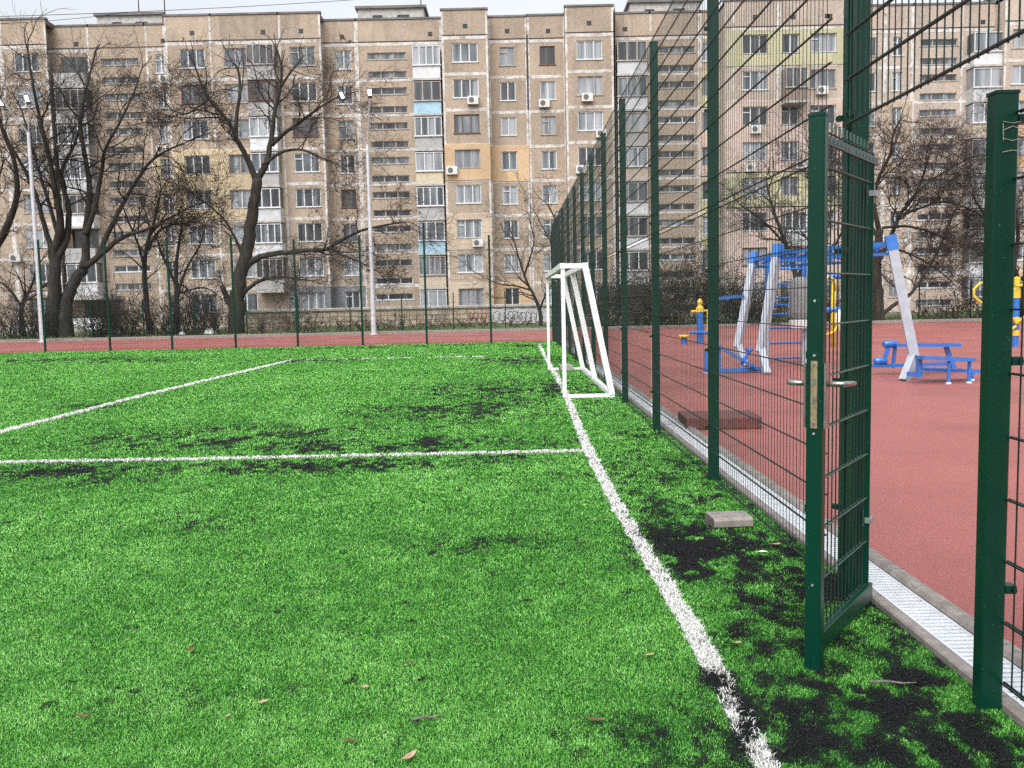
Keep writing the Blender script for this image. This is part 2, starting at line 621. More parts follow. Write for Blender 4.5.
# patches where black rubber crumb has come to the surface: x, y, rx, ry, strength
CRUMB = [(1.10, 4.95, .34, .62, 1.75), (1.46, 4.75, .30, .46, 1.6), (1.52, 4.3, .26, .4, 1.4), (1.30, 3.05, .52, .33, 1.6), (.98, 2.8, .36, .3, 1.3), (1.5, 2.74, .6, .32, 2.3), (1.1, 3.9, .3, .5, .9), (.56, 2.62, .2, .14, .8), (1.15, 3.45, .22, .2, .85), (.76, 3.25, .10, .14, 1.0), (.76, 2.82, .10, .14, 1.1), (1.2, 5.9, .2, .35, .8), (1.05, 3.3, .3, .7, .5), (1.0, 2.55, .6, .4, .68), (1.3, 3.9, .4, .4, .45),
         (.45, 2.75, .3, .2, .5), (.82, 2.85, .1, .12, 1.0), (.78, 2.62, .08, .1, .9), (1.2, 7.3, .45, 1.3, .5), (1.35, 9.5, .3, 1.2, .5), (1.1, 6.1, .2, .4, .5),
         (-1.3, 9.0, 1.5, .55, 1.1), (-1.7, 7.95, 1.5, .35, 1.1), (-.3, 8.05, .8, .25, .7), (-3.3, 9.8, 1.3, .9, 1.0), (-4.2, 8.0, 1.1, .45, .95), (-3.4, 7.5, .6, .3, .6), (-1.9, 10.2, 1.4, .35, .6),
         (-.4, 11.9, 1.7, 1.3, .75), (.0, 14.4, 1.6, 1.8, .8), (-.6, 12.6, 1.2, .4, .5), (.2, 22, 1.1, 1.6, .85), (.7, 29, 1.0, .7, .8), (-5.2, 23.5, 1.4, 1.1, .6), (-13, 26.5, 3, 1., .55), (-10, 25, 2, .6, .45),
         (-5.5, 30, 3, .7, .5), (-2, 30.7, 2, .5, .6), (-6.2, 13.4, 1.2, .5, .4), (-.1, 5.2, .8, .25, .25), (-.9, 3.9, .6, .2, .25), (-2.4, 5.8, .9, .25, .25), (.2, 7.2, .6, .25, .3), (-1.2, 3.1, .5, .25, .2)]


def crumb(x, y):
    s_ = np.zeros_like(x)
    for cx, cy, rx, ry, k in CRUMB:
        s_ = np.maximum(s_, k * np.exp(-(((x - cx) / rx) ** 2 + ((y - cy) / ry) ** 2)))
    nz = fbm(x * 2.6, y * 1.7 + 40, 4) - .5
    nf = fbm(x * 13, y * 9 + 7, 4) - .5
    # the strip between the touch line and the fence has lost much of its pile near the gate
    side = np.clip((x - .78) * 7, 0, 1) * np.clip((9.5 - y) / 5, 0, 1)
    s_ = s_ * (1 - .3 * np.clip((y - 6) / 3, 0, 1))
    s_ = np.maximum(s_, side * .70)
    v = s_ * (.66 + 2.2 * nz + 2.6 * nf) + 2.2 * np.maximum(0, fbm(x * 17, y * 12 + 31, 2) - .74)
    return np.clip(v, 0, 1)


# ------------------------------------------------------------------ the ground
mb = MB()
mb.box((-700, -60, -.6), (700, 1500, -.05))
tag(mb.build('ground', M['soil']), kind='structure')
# turf sheet
ys = np.concatenate([[-4, 0], np.geomspace(1.6, FAR + .15, 380)])
xs = np.concatenate([np.linspace(-30, -9, 60)[:-1], np.linspace(-9, 1.64, 260)])
gx, gy = np.meshgrid(xs, ys)
vz = np.zeros(gx.size)
vv = np.stack([gx.ravel(), gy.ravel(), vz], 1)
W_ = len(xs)
ii = (np.arange(len(ys) - 1)[:, None] * W_ + np.arange(W_ - 1)[None]).ravel()
qq = np.stack([ii, ii + 1, ii + W_ + 1, ii + W_], 1)
me = np_mesh('pitch', vv, [qq], M['infill'], [('crumb', crumb(vv[:, 0], vv[:, 1]) * .9 + .04)])
tag(link('pitch', me), kind='structure')

# rubber track and playground
mb = MB()
X0, X1 = 1.95, 70
mb.box((X0, -6, -.045), (X1, FAR + .15, .012))
mb.box((-80, FAR + .155, -.045), (X1, TRACK_END, .012))
tag(mb.build('rubber_track', M['red']), kind='structure')
mb = MB()
for y in (34.6, 37.0, 39.4, 41.8):
    mb.face([(-80, y, .016), (X1, y, .016), (X1, y + .06, .016), (-80, y + .06, .016)])
tag(mb.build('lane_marking', M['lane']), kind='structure')
mb = MB()
for k in range(60):
    mb.bevbox((-80 + k * 2.5, TRACK_END, -.05), (-80 + k * 2.5 + 2.49, TRACK_END + .3, .14), .02, axis=0)
tag(mb.build('track_kerb', M['kerb']), kind='structure')
mb = MB()
nx_, ny_ = 90, 8
for i in range(nx_):
    for j in range(ny_):
        def hz(a_, b_):
            return .06 + .12 * math.sin(a_ * 1.3) * math.sin(b_ * 2.1) * (b_ / ny_) + .02 * b_
        xa, xb = -80 + i * 1.75, -80 + (i + 1) * 1.75
        ya, yb = TRACK_END + .3 + j * 1.3, TRACK_END + .3 + (j + 1) * 1.3
        mb.face([(xa, ya, hz(i, j)), (xb, ya, hz(i + 1, j)), (xb, yb, hz(i + 1, j + 1)), (xa, yb, hz(i, j + 1))])
tag(mb.build('grass_verge', M['verge'], smooth=True), kind='structure')


# ------------------------------------------------------------------ fibres of the turf
def blades(x, y, hgt, wid, lean, tint, z0=0.0):
    n_ = len(x)
    a_ = nrng.random(n_) * 2 * math.pi             # facing
    l_ = nrng.random(n_) * 2 * math.pi             # leaning
    hl = hgt * (.6 + .6 * nrng.random(n_))
    le = lean * (.3 + nrng.random(n_)) * hl
    ex, ey = np.cos(a_) * wid / 2, np.sin(a_) * wid / 2
    dx, dy = np.cos(l_) * le, np.sin(l_) * le
    z_ = np.full(n_, z0)
    V = np.empty((n_, 5, 3))
    V[:, 0] = np.stack([x - ex, y - ey, z_ - .004], 1)
    V[:, 1] = np.stack([x + ex, y + ey, z_ - .004], 1)
    V[:, 2] = np.stack([x + ex * .85 + dx * .4, y + ey * .85 + dy * .4, z_ + hl * .6], 1)
    V[:, 3] = np.stack([x - ex * .85 + dx * .4, y - ey * .85 + dy * .4, z_ + hl * .6], 1)
    V[:, 4] = np.stack([x + dx, y + dy, z_ + hl * np.clip(1 - .25 * lean, .5, 1)], 1)
    b_ = np.arange(n_) * 5
    Q = np.stack([b_, b_ + 1, b_ + 2, b_ + 3], 1)
    T = np.stack([b_ + 3, b_ + 2, b_ + 4], 1)
    return V.reshape(-1, 3), [Q, T], np.repeat(tint, 5)


def sample_field(k0, ymin, ymax, xl, xr):
    """points with a density falling as 1/y^2: k0 at 3 m"""
    out = []
    e = np.geomspace(ymin, ymax, 60)
    for a_, b_ in zip(e[:-1], e[1:]):
        ym = (a_ + b_) / 2
        x0_, x1_ = xl(ym), xr(ym)
        c_ = int(k0 * 9 / max(ym, 2.2) ** 2 * (b_ - a_) * (x1_ - x0_))
        out.append(np.stack([x0_ + nrng.random(c_) * (x1_ - x0_), a_ + nrng.random(c_) * (b_ - a_)], 1))
    return np.concatenate(out)


LINES = [  # name, label-less structure strips: x0, y0, x1, y1, width
    ('touch_line', (.735, 1.2), (.75, 3.8), (.705, 6.2), (.71, 8.5), (.82, 14), (.90, 29.2), .08),
    ('penalty_line', (-9.5, 8.62), (-3, 8.40), (.70, 8.39), .095),
    ('goal_area_line', (-6.12, 6.5), (-6.12, 15), (-5.85, 23.7), .135),
    ('far_penalty_line', (-5.85, 23.75), (-3, 23.75), (.4, 23.5), .08)]


def line_dist(x, y, pts):
    d = np.full_like(x, 9.)
    for (xa, ya), (xb, yb) in zip(pts[:-1], pts[1:]):
        vx, vy = xb - xa, yb - ya
        t = np.clip(((x - xa) * vx + (y - ya) * vy) / (vx * vx + vy * vy), 0, 1)
        d = np.minimum(d, np.hypot(x - xa - vx * t, y - ya - vy * t))
    return d


def wob(x, y):
    return .016 * (fbm(x * 9, y * 9, 3) - .5) * 2


P = sample_field(54000, 1.7, FAR, lambda y: -.62 * y - 1.5, lambda y: 1.63)
x, y = P[:, 0], P[:, 1]
cr = crumb(x, y)
keep = nrng.random(len(x)) < np.clip(1.02 - 1.05 * cr, .05, 1)
x, y, cr = x[keep], y[keep], cr[keep]
lw = np.zeros(len(x), int)
for i, (nm, *pts, wd) in enumerate(LINES):
    on = line_dist(x, y, pts) + wob(x, y) < wd / 2
    if nm == 'far_penalty_line':
        on &= (vnoise(x * 1.7, y * 0 + 3.3) > .42)
    lw[on] = i + 1
tuft = fbm(x * 1.1, y * .7, 3) - .5
tuft2 = fbm(x * 9, y * 9, 2) - .5
side_ = np.clip((x - .80) * 7, 0, 1) * np.clip((8.5 - y) / 4, 0, 1)
tint = np.clip(.45 - .16 * side_ + .45 * tuft + .5 * tuft2 + .24 * nrng.normal(size=len(x)) - .25 * cr, 0, 1)
scl = np.maximum(y, 2.2) / 3
msk = lw == 0
V, F, T = blades(x[msk], y[msk], (.0125 - .004 * cr[msk]) * scl[msk] ** .4, .0019 * scl[msk], 1.35, tint[msk])
tag(link('turf_grass', np_mesh('turf_grass', V, F, M['blade'], [('tint', T)])), 'bright green artificial grass covering the pitch', 'grass', kind='stuff')
for i, (nm, *pts, wd) in enumerate(LINES):
    # a thin strip of white backing, 4 mm up, cut to a ragged edge, and its own white fibres
    verts, faces = [], []
    L = []
    for (xa, ya), (xb, yb) in zip(pts[:-1], pts[1:]):
        n_ = max(2, int(math.hypot(xb - xa, yb - ya) / .05))
        for k in range(n_):
            L.append((xa + (xb - xa) * k / n_, ya + (yb - ya) * k / n_, math.atan2(yb - ya, xb - xa)))
    for k, (xa, ya, an) in enumerate(L):
        w0 = wd / 2 * .8 + rng.uniform(-.014, .006)
        w1 = wd / 2 * .8 + rng.uniform(-.014, .006)
        nx2, ny2 = -math.sin(an), math.cos(an)
        verts += [(xa + nx2 * w0, ya + ny2 * w0, .004), (xa - nx2 * w1, ya - ny2 * w1, .004)]
        hole = nm == 'far_penalty_line' and vnoise(np.array([xa * 1.7]), np.array([3.3]))[0] < .42
        worn = crumb(np.array([xa]), np.array([ya]))[0] > .6
        if k and not hole and not worn:
            faces.append((2 * k - 2, 2 * k - 1, 2 * k + 1, 2 * k))
    sel = lw == i + 1
    # the fibres of the line are denser than what is left of the grass around it
    sel &= nrng.random(len(x)) > np.clip(.12 + 2.6 * (fbm(x * 14, y * 10 + 3, 3) - .52) + .8 * np.clip((3.6 - y) / 1.2, 0, 1) * (fbm(x * 8, y * 8, 2) > .5), 0, .9)
    xx, yy = x[sel], y[sel]
    rep = 2
    xx = np.concatenate([xx + nrng.normal(0, .003, len(xx)) for _ in range(rep)])
    yy = np.concatenate([yy + nrng.normal(0, .003, len(yy)) for _ in range(rep)])
    V, F, T = blades(xx, yy, .021 * (np.maximum(yy, 2.2) / 3) ** .35, .0026 * np.maximum(yy, 2.2) / 3, 1.1, np.clip(.5 + .25 * nrng.normal(size=len(xx)), 0, 1))
    nb = len(verts)
    me = np_mesh(nm, np.concatenate([np.array(verts), V]), [np.array(faces), F[0] + nb, F[1] + nb], M['white_base'],
                 [('tint', np.concatenate([np.full(nb, .5), T]))])
    me.materials.append(M['blade_white'])
    mi = np.ones(len(me.polygons), np.int32)
    mi[:len(faces)] = 0
    me.polygons.foreach_set('material_index', mi)
    tag(link(nm, me), kind='structure')

# rubber crumb that has worked its way to the surface: loose black granules between the fibres
P = sample_field(120000, 1.9, 30.5, lambda y: max(-.62 * y - 1.0, -15), lambda y: 1.63)
x, y = P[:, 0], P[:, 1]
cg = crumb(x, y)
fine = .5 * fbm(x * 40 / (1 + .12 * y), y * 30 / (1 + .12 * y), 2) + .5 * fbm(x * 11 + 3, y * 7 + 1, 3)
keep = nrng.random(len(x)) < np.clip(.95 * (cg - .14) + 3.2 * (fine - .5) * np.minimum(1, cg * 2.2), 0, .85)
x, y, cg = x[keep], y[keep], cg[keep]
n_ = len(x)
sz = .0021 * np.maximum(y, 2.2) / 3 * (.6 + .8 * nrng.random(n_))
z_ = .003 + .0085 * nrng.random(n_) * np.minimum(1, .35 + cg) + .25 * sz
base_ = np.array([[0, 0, 1.], [.94, 0, -.33], [-.47, .82, -.33], [-.47, -.82, -.33]])
an = nrng.random(n_) * 6.283
ti = nrng.random(n_) * 2.5
cA, sA, cT, sT = np.cos(an), np.sin(an), np.cos(ti), np.sin(ti)
V = np.empty((n_, 4, 3))
for k in range(4):
    bx0, by0, bz0 = base_[k]
    x1_, z1_ = bx0 * cT + bz0 * sT, -bx0 * sT + bz0 * cT
    V[:, k, 0] = x + sz * (x1_ * cA - by0 * sA)
    V[:, k, 1] = y + sz * (x1_ * sA + by0 * cA)
    V[:, k, 2] = z_ + sz * z1_
b_ = np.arange(n_) * 4
F = np.concatenate([np.stack([b_ + i, b_ + j, b_ + k], 1) for i, j, k in ((0, 1, 2), (0, 2, 3), (0, 3, 1), (1, 3, 2))])
tag(link('rubber_crumb', np_mesh('rubber_crumb', V.reshape(-1, 3), [F], M['crumb'], [('tint', np.repeat(nrng.random(n_), 4))])),
    'loose black rubber granules lying in patches on the artificial grass', 'rubber crumb', kind='stuff')

# rough grass on the verge behind the track
n_ = 9000
x = -42 + nrng.random(n_) * 90
y = TRACK_END + .5 + nrng.random(n_) ** 1.3 * 7.5
keep = fbm(x * .5, y * .9, 3) > .42
x, y = x[keep], y[keep]
V, F, T = blades(x, y, .13, .035, .8, np.clip(fbm(x * .35, y * .5 + 9, 3) * 1.3 - .2 + .15 * nrng.normal(size=len(x)), 0, 1), .12)
tag(link('verge_grass', np_mesh('verge_grass', V, F, M['blade_verge'], [('tint', T)])), 'rough green and straw coloured grass on the verge behind the track', 'grass', kind='stuff')

# ------------------------------------------------------------------ drain beside the fence
dr = thing('drainage_channel', 'long drainage channel with pale slotted grating between two concrete edgings', 'drain', (1.58, 0, 0))
k = 0
yy = -3.0
gm = MB()
for i in range(25):
    gm.box((.1325, .006 + i * .0397, .006), (.2675, .006 + i * .0397 + .0265, .022))
gm.box((.12, .0, .0), (.132, .996, .0235))
gm.box((.268, .0, .0), (.28, .996, .0235))
gme = gm.mesh('grating', M['galv_white'])
while yy < FAR:
    link('grating', gme, dr, (0, yy, 0))
    yy += 1.0
inn = MB()
inn.bevbox((.065, 0, -.1), (.117, .995, .028), .008, axis=1)
ime = inn.mesh('edging', M['kerb'])
out = MB()
prof = [(.283, -.1), (.37, -.1), (.37, .03), (.355, .046), (.325, .052), (.298, .046), (.283, .03)]
for a_, b_ in zip(prof, prof[1:] + prof[:1]):
    out.face([(a_[0], 0, a_[1]), (a_[0], .99, a_[1]), (b_[0], .99, b_[1]), (b_[0], 0, b_[1])][::-1])
out.face([(p[0], 0, p[1]) for p in prof])
out.face([(p[0], .99, p[1]) for p in prof][::-1])
ome = out.mesh('edging', M['kerb'])
yy = -3.0
while yy < FAR:
    link('edging', ime, dr, (0, yy, 0))
    link('edging', ome, dr, (0, yy + .4, 0))
    yy += 1.0
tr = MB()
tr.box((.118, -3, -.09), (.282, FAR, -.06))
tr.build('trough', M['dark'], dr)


# ------------------------------------------------------------------ welded mesh fences
def panel_mesh(name, length, z0, z1, pitch=.0575, hstep=.2, rv=.0020, rh=.0031, y0=0, stub=.0):
    mb = MB()
    nv = int(round(length / pitch))
    for k in range(1, nv):
        yk = y0 + k * length / nv
        mb.tube([(0, yk, z0 - .012), (0, yk, z1 + stub)], rv, 4, cap=False)
    nh = int(round((z1 - z0) / hstep))
    for k in range(nh + 1):
        z = z0 + k * (z1 - z0) / nh
        for s_ in (-1, 1):
            mb.tube([(s_ * (rv + rh * .7), y0, z), (s_ * (rv + rh * .7), y0 + length, z)], rh, 4, cap=True)
    return mb.mesh(name, M['wire'])


def post_mesh(h, s_=.08, d=.05):
    mb = MB()
    mb.bevbox((-s_ / 2, -d / 2, -.05), (s_ / 2, d / 2, h), .004)
    mb.bevbox((-s_ / 2 - .002, -d / 2 - .002, h + .0005), (s_ / 2 + .002, d / 2 + .002, h + .012), .004)
    # clips with small bolts up the pitch side
    return mb.mesh('post', M['green'])


def clip_mesh():
    mb = MB()
    mb.bevbox((-.062, -.018, -.012), (-.0402, .018, .012), .003)
    mb.bevbox((-.068, -.006, -.006), (-.0615, .006, .006), .002)
    return mb.mesh('clip', M['green'])


fence = thing('mesh_fence', 'tall dark green welded mesh fence running along the right side of the pitch', 'fence', (FX, 0, 0))
PS = 2.87
posts = [4.27, 6.93, 9.68, 12.35, 14.8, 17.0, 19.2, 21.5, 23.9, 26.4, 29.0, FAR]
pm, cm = post_mesh(4.08), clip_mesh()
pm6 = post_mesh(4.08, .06, .055)
for yp in posts + [1.22, 4.085]:
    hinge_ = yp < 4.5 and yp > 2
    o = link('post', pm6 if hinge_ else pm, fence, (.016 if hinge_ else 0, yp - (.07 if yp == 4.27 else 0), 0))
    for k in range(6):
        link('clip', cm, o, (0, 0, .42 + .6 * k))
for ya, yb in zip(posts[:-1], posts[1:]):
    link('wire_panel', panel_mesh('wire_panel', yb - ya, .06, 2.06), fence, (-.052, ya, 0))
    link('wire_panel', panel_mesh('wire_panel', yb - ya, 2.10, 4.05), fence, (-.052, ya, 0))
# the panel over the gate opening reaches the next tall post; below it a short gate post and a low panel
ov = panel_mesh('wire_panel', 2.87, 2.17, 4.10, rv=.0029, rh=.0043)
link('wire_panel', ov, fence, (-.052, 1.22, 0))
sp_ = MB()
sp_.bevbox((-.042, -.03, -.05), (.034, .03, 2.05), .005)
sp_.bevbox((-.045, -.033, 2.0505), (.037, .033, 2.06), .005)
so = sp_.build('post', M['green'], fence, loc=(.052, 2.975, 0))
tw = MB()
for z, tilt in ((1.955, .006), (1.945, -.012), (1.90, .008), (1.87, -.006)):
    tw.tube([(-.02, -.0335, z + tilt), (.01, -.0345, z), (.037, -.034, z + tilt * .7)], .0012, 5)
tw.tube([(-.02, -.034, 1.955), (-.018, -.0345, 1.9)], .0012, 5)
tw.build('tie_wire', M['spring_tie'], so)
for z in (.42, 1.19, 1.97):
    sc_ = MB()
    sc_.box((.0345, -.03, z - .014), (.07, .01, z + .014))
    sc_.lathe((.06, -.036, z - .006), [(.008, 0), (.008, .012)], 8)
    sc_.build('clip', M['green'], so)
link('wire_panel', panel_mesh('wire_panel', 1.72, .1, 1.99, rv=.003, rh=.0042), fence, (.082, 1.225, 0))

# ------------------------------------------------------------------ the open gate leaf
H_, F_ = Vector((1.618, 4.0, 0)), Vector((1.113, 3.30, 0))
d_ = (F_ - H_)
GL = d_.length
gate = thing('mesh_gate', 'open green mesh gate leaf with a steel lock swung onto the turf', 'gate', H_, math.atan2(d_.y, d_.x))
ZB, ZT = .045, 2.03
mb = MB()
mb.bevbox((GL - .05, -.03, ZB - .045), (GL, .03, ZT + .03), .005)
mb.bevbox((GL - .052, -.032, ZT + .031), (GL + .002, .032, ZT + .042), .005)
so = mb.build('lock_stile', M['green'], gate)
mb = MB()
mb.bevbox((-.0, -.036, ZB), (.010, -.012, ZT), .002)
mb.build('hinge_stile', M['green'], gate)
mb = MB()
mb.bevbox((.03, -.012, ZB), (GL - .051, .012, ZB + .075), .002, axis=0)
mb.build('bottom_rail', M['green'], gate)
mb = MB()
mb.bevbox((.013, -.006, ZT - .055), (GL - .051, .006, ZT - .02), .002, axis=0)
mb.build('top_rail', M['green'], gate)
tm = MB()
tm.tube([(0, -.028, ZT + .015), (0, -.028, ZT + .05)], .0045, 5)
tme = tm.mesh('comb_tooth', M['wire_grey'])
for k in range(15):
    link('comb_tooth', tme, gate, (.06 + k * (GL - .13) / 14, 0, 0))
mb = MB()
nv = 15
for k in range(nv):
    xk = .06 + k * (GL - .13) / (nv - 1)
    mb.tube([(xk, -.028, ZB + .03), (xk, -.028, ZT + .018)], .0032, 4)
mb.build('upright_wires', M['wire'], gate)
mb = MB()
for k in range(10):
    z = ZB + .06 + k * .2
    mb.tube([(.02, -.0345, z), (GL - .03, -.0345, z)], .0036, 6)
    mb.tube([(.02, -.0215, z), (GL - .03, -.0215, z)], .0034, 6)
z = ZT + .01
mb.tube([(.0, -.0345, z), (GL - .04, -.0345, z)], .004, 6)
mb.build('cross_wires', M['wire_grey'], gate)
mb = MB()
for k in range(14):
    xk = .09 + k * (GL - .19) / 13
    if k == 6:
        continue
    mb.box((xk - .008, -.0075, ZT - .044), (xk + .01, -.0062, ZT - .031))
    mb.box((xk - .008, .0062, ZT - .044), (xk + .008, .0075, ZT - .031))
mb.build('punched_holes', M['wire_grey'], gate)
for z in (.42, .62, 1.2, 1.86):
    mb = MB()
    mb.bevbox((GL - .054, -.04, z - .014), (GL - .02, -.0302, z + .014), .003)
    mb.build('clip', M['wire'], gate)
# lock
zl = 1.06
lk = MB()
lk.bevbox((GL + .0005, -.0125, zl - .13), (GL + .004, .0125, zl + .12), .002)
lp = lk.build('lock_plate', M['brass'], so)
q = MB()
for z in (zl - .115, zl + .105):
    q.tube([(GL + .004, 0, z), (GL + .006, 0, z)], .006, 8)
q.box((GL + .0042, -.006, zl + .03), (GL + .007, .006, zl + .055))
q.box((GL + .0042, -.005, zl - .04), (GL + .0052, .005, zl - .012))
q.build('latch_bolt', M['steel'], lp)
for s_ in (-1, 1):
    q = MB()
    q.bevbox((GL - .045, min(s_ * .0305, s_ * .042), zl - .13), (GL - .004, max(s_ * .0305, s_ * .042), zl + .11), .004)
    esc = q.build('escutcheon', M['steel'], so)
    q = MB()
    b0 = Vector((GL - .025, s_ * .042, zl + .035))
    q.tube([b0, b0 + Vector((0, s_ * .05, 0)), b0 + Vector((-.012, s_ * .062, 0)), b0 + Vector((-.06, s_ * .068, -.002)), b0 + Vector((-.115, s_ * .064, -.006))], [.011, .011, .011, .010, .009], 10)
    q.build('handle', M['steel'], esc, smooth=True)
q = MB()
for z in (ZB + .29, zl + .14, zl - .15, 1.4):
    q.tube([(GL + .0003, 0, z), (GL + .0035, 0, z)], .005, 8)
q.build('screw', M['screw'], so)
for z in (.40, 1.86):
    q = MB()
    for j, dz in enumerate((-.03, -.01, .01, .03)):
        q.lathe((-.022, -.03, z + dz - .009), [(.0, 0), (.016, 0), (.016, .017), (.0, .018)], 12)
    q.box((-.03, -.028, z - .012), (.02, .0, z + .012))
    q.build('hinge', M['galv'], gate)

# ------------------------------------------------------------------ far end fence
ff = thing('mesh_fence', 'green mesh fence closing the far end of the pitch before the track', 'fence', (0, FAR, 0))
fx = [-18.85, -16.5, -14.2, -12.0, -9.75, -7.55, -5.25, -2.98, -.70, FX - .06]
for k, xp in enumerate(fx):
    h = 3.85 + (.3 if xp in (-2.98,) else 0) + .1 * math.sin(k * 2.1)
    link('post', post_mesh(h, .07), ff, (xp, 0, 0))
for a_, b_ in zip(fx[:-1], fx[1:]):
    L_ = b_ - a_
    me = panel_mesh('wire_panel', L_, .06, 3.85, rv=.0022, rh=.0026)
    o = link('wire_panel', me, ff, (a_, -.045, 0))
    o.rotation_euler = (0, 0, -math.pi / 2)
# low fence on the verge
lf = thing('mesh_fence', 'low green mesh fence on the grass verge behind the red track', 'fence', (0, TRACK_END + 1.1, 0))
lpm = post_mesh(1.85, .05)
lpan = panel_mesh('wire_panel', 2.55, .1, 1.75, pitch=.06, rv=.0022, rh=.0028)
for k in range(31):
    xp = -28.3 + 2.55 * k
    link('post', lpm, lf, (xp, 0, .1))
    if k < 30:
        o = link('wire_panel', lpan, lf, (xp, -.03, .1))
        o.rotation_euler = (0, 0, -math.pi / 2)

# ------------------------------------------------------------------ football goal (posts on the touch line, leaning back to the fence)
goal = thing('football_goal', 'white steel football goal with no net standing beside the fence', 'goal', (.765, 13.05, 0))
yn, yf = 0, 5.35
zt = 1.92
def bar(name, p0, p1, wx=.055, wy=.055):
    b_ = MB()
    b_.bar(p0, p1, wx, wy)
    return b_.build(name, M['white_paint'], goal)
bar('front_post', (0, yn, .02), (0, yn, zt - .04))
bar('front_post', (0, yf, .02), (0, yf, zt - .04))
bar('crossbar', (0, yn - .04, zt), (0, yf + .04, zt), .08, .08)
bar('top_side_bar', (.042, yn, zt), (.285, yn, zt), .07, .07)
bar('top_side_bar', (.042, yf, zt), (.285, yf, zt), .07, .07)
bar('top_rear_bar', (.325, yn - .035, zt), (.325, yf + .035, zt), .08, .08)
for yy in (yn, yf * .5, yf):
    bar('rear_strut', (.325, yy + .001, zt - .02), (.69, yy + .001, .045), .085, .085)
bar('base_side_bar', (.04, yn, .035), (.655, yn, .035), .05, .05)
bar('base_side_bar', (.04, yf, .035), (.655, yf, .035), .05, .05)
bar('base_rear_bar', (.69, yn - .03, .036), (.69, yf + .03, .036), .072, .072)

# ------------------------------------------------------------------ loose blocks
def paver(name, label, cat, c, sx, sy, sz, rz, mat, cham=.012, z=0.0):
    m_ = MB()
    m_.bevbox((-sx / 2, -sy / 2, 0), (sx / 2, sy / 2, sz), cham, axis=0)
    m_.bevbox((-sx / 2, -sy / 2 + .0, 0), (-sx / 2 + .001, sy / 2, sz * .9), .01, axis=0)
    o = link(name, m_.mesh(name, mat), None, (c[0], c[1], z))
    o.rotation_euler = (0, 0, rz)
    return tag(o, label, cat)


paver('paving_stone', 'grey beige paving stone lying on the turf beside black crumb', 'paver', (1.335, 5.52), .245, .20, .07, R(4), M['kerb'], .016)
paver('paving_stone', 'small grey stone lying in the frame of the white goal', 'paver', (1.10, 18.35), .26, .2, .12, R(10), M['concrete'])
paver('rubber_slab', 'dark red brown slab lying on the rubber ground behind the fence', 'slab', (2.27, 9.85), .80, .62, .13, R(-2), M['slab_red'], .01, .012)


# ------------------------------------------------------------------ fallen leaves and litter on the turf
def leaf_mesh(L_, W2, curl, n_=7):
    mb = MB()
    rows = []
    for k in range(n_ + 1):
        t = k / n_
        wv = W2 * math.sin(math.pi * min(1, t * .95 + .04)) ** .8
        z = curl * (2 * t - 1) ** 2
        rows.append(((t - .5) * L_, wv, z))
    for (x0_, w0, z0), (x1_, w1, z1) in zip(rows[:-1], rows[1:]):
        for s_ in (-1, 1):
            f_ = [(x0_, 0, z0), (x1_, 0, z1), (x1_, s_ * w1, z1 + w1 * .45), (x0_, s_ * w0, z0 + w0 * .45)]
            mb.face(f_ if s_ > 0 else f_[::-1])
    mb.tube([(-.5 * L_, 0, curl), (-.72 * L_, .003, curl * 1.3)], .001, 4)
    return mb


LV = [(409, 757, .075, .011, 60, 'leaf_tan', 'curled pale tan leaf standing out nearest to the camera'),
      (595, 720, .06, .010, 5, 'leaf_brown', 'long brown leaf left of the near end of the white touch line'),
      (263, 702, .045, .008, 25, 'leaf_tan', 'bent pale leaf on the turf at the lower left'),
      (228, 716, .026, .007, 60, 'leaf_tan', 'tiny pale leaf just below a bent pale leaf'),
      (35, 636, .024, .010, 40, 'leaf_red', 'small red leaf close to the left edge of the view'),
      (191, 650, .026, .012, 70, 'leaf_red', 'small red leaf right of the other red leaf, away from the left edge'),
      (408, 663, .045, .007, 55, 'leaf_brown', 'dark narrow leaf near the middle of the foreground turf'),
      (365, 687, .03, .009, 20, 'leaf_tan', 'short cream leaf between a dark narrow leaf and a grey stick'),
      (350, 741, .05, .009, 0, 'leaf_brown', 'blackish leaf left of the curled pale tan leaf'),
      (83, 716, .05, .008, 5, 'leaf_brown', 'dark leaf flat on turf in the lower left corner'),
      (311, 594, .05, .007, 0, 'leaf_brown', 'thin brown leaf on the turf left of centre, lower of a pair'),
      (333, 566, .06, .007, 5, 'leaf_brown', 'thin brown leaf on the turf left of centre, upper of a pair'),
      (606, 520, .05, .009, 0, 'leaf_tan', 'faded leaf beside the touch line facing the grey paving stone'),
      (776, 545, .075, .016, 35, 'leaf_tan', 'larger tan leaf on black crumb by the fence and gate'),
      (650, 655, .04, .009, 10, 'leaf_tan', 'pale leaf on the turf beside the touch line in the foreground'),
      (738, 643, .035, .009, 30, 'leaf_tan', 'pale leaf among black crumb between touch line and gate')]
for px, py, L_, W2, an, mt, lab in LV:
    p = gnd(px, py, .018)
    o = leaf_mesh(L_, W2, L_ * .12).build('fallen_leaf', M[mt])
    o.location = p
    o.rotation_euler = (R(rng.uniform(-10, 10)), R(rng.uniform(-8, 8)), R(an))
    tag(o, lab, 'leaf', 'dry leaves fallen on the turf')
for px, py, L_, an, lab in [(428, 718, .11, 12, 'short grey stick lying on the turf in the foreground'), (893, 683, .16, -12, 'grey twig on dark turf between the gate and the short post')]:
    m_ = MB()
    m_.tube([(-L_ / 2, 0, 0), (-.1 * L_, .004, .004), (.2 * L_, -.003, .003), (L_ / 2, .004, .006)], [.004, .0045, .0035, .0015], 6)
    o = m_.build('fallen_stick', M['stick'])
    o.location = gnd(px, py, .02)
    o.rotation_euler = (0, 0, R(an))
    tag(o, lab, 'stick')
m_ = leaf_mesh(.05, .012, .002)
o = m_.build('paper_scrap', M['paper'])
o.location = gnd(763, 552, .015)
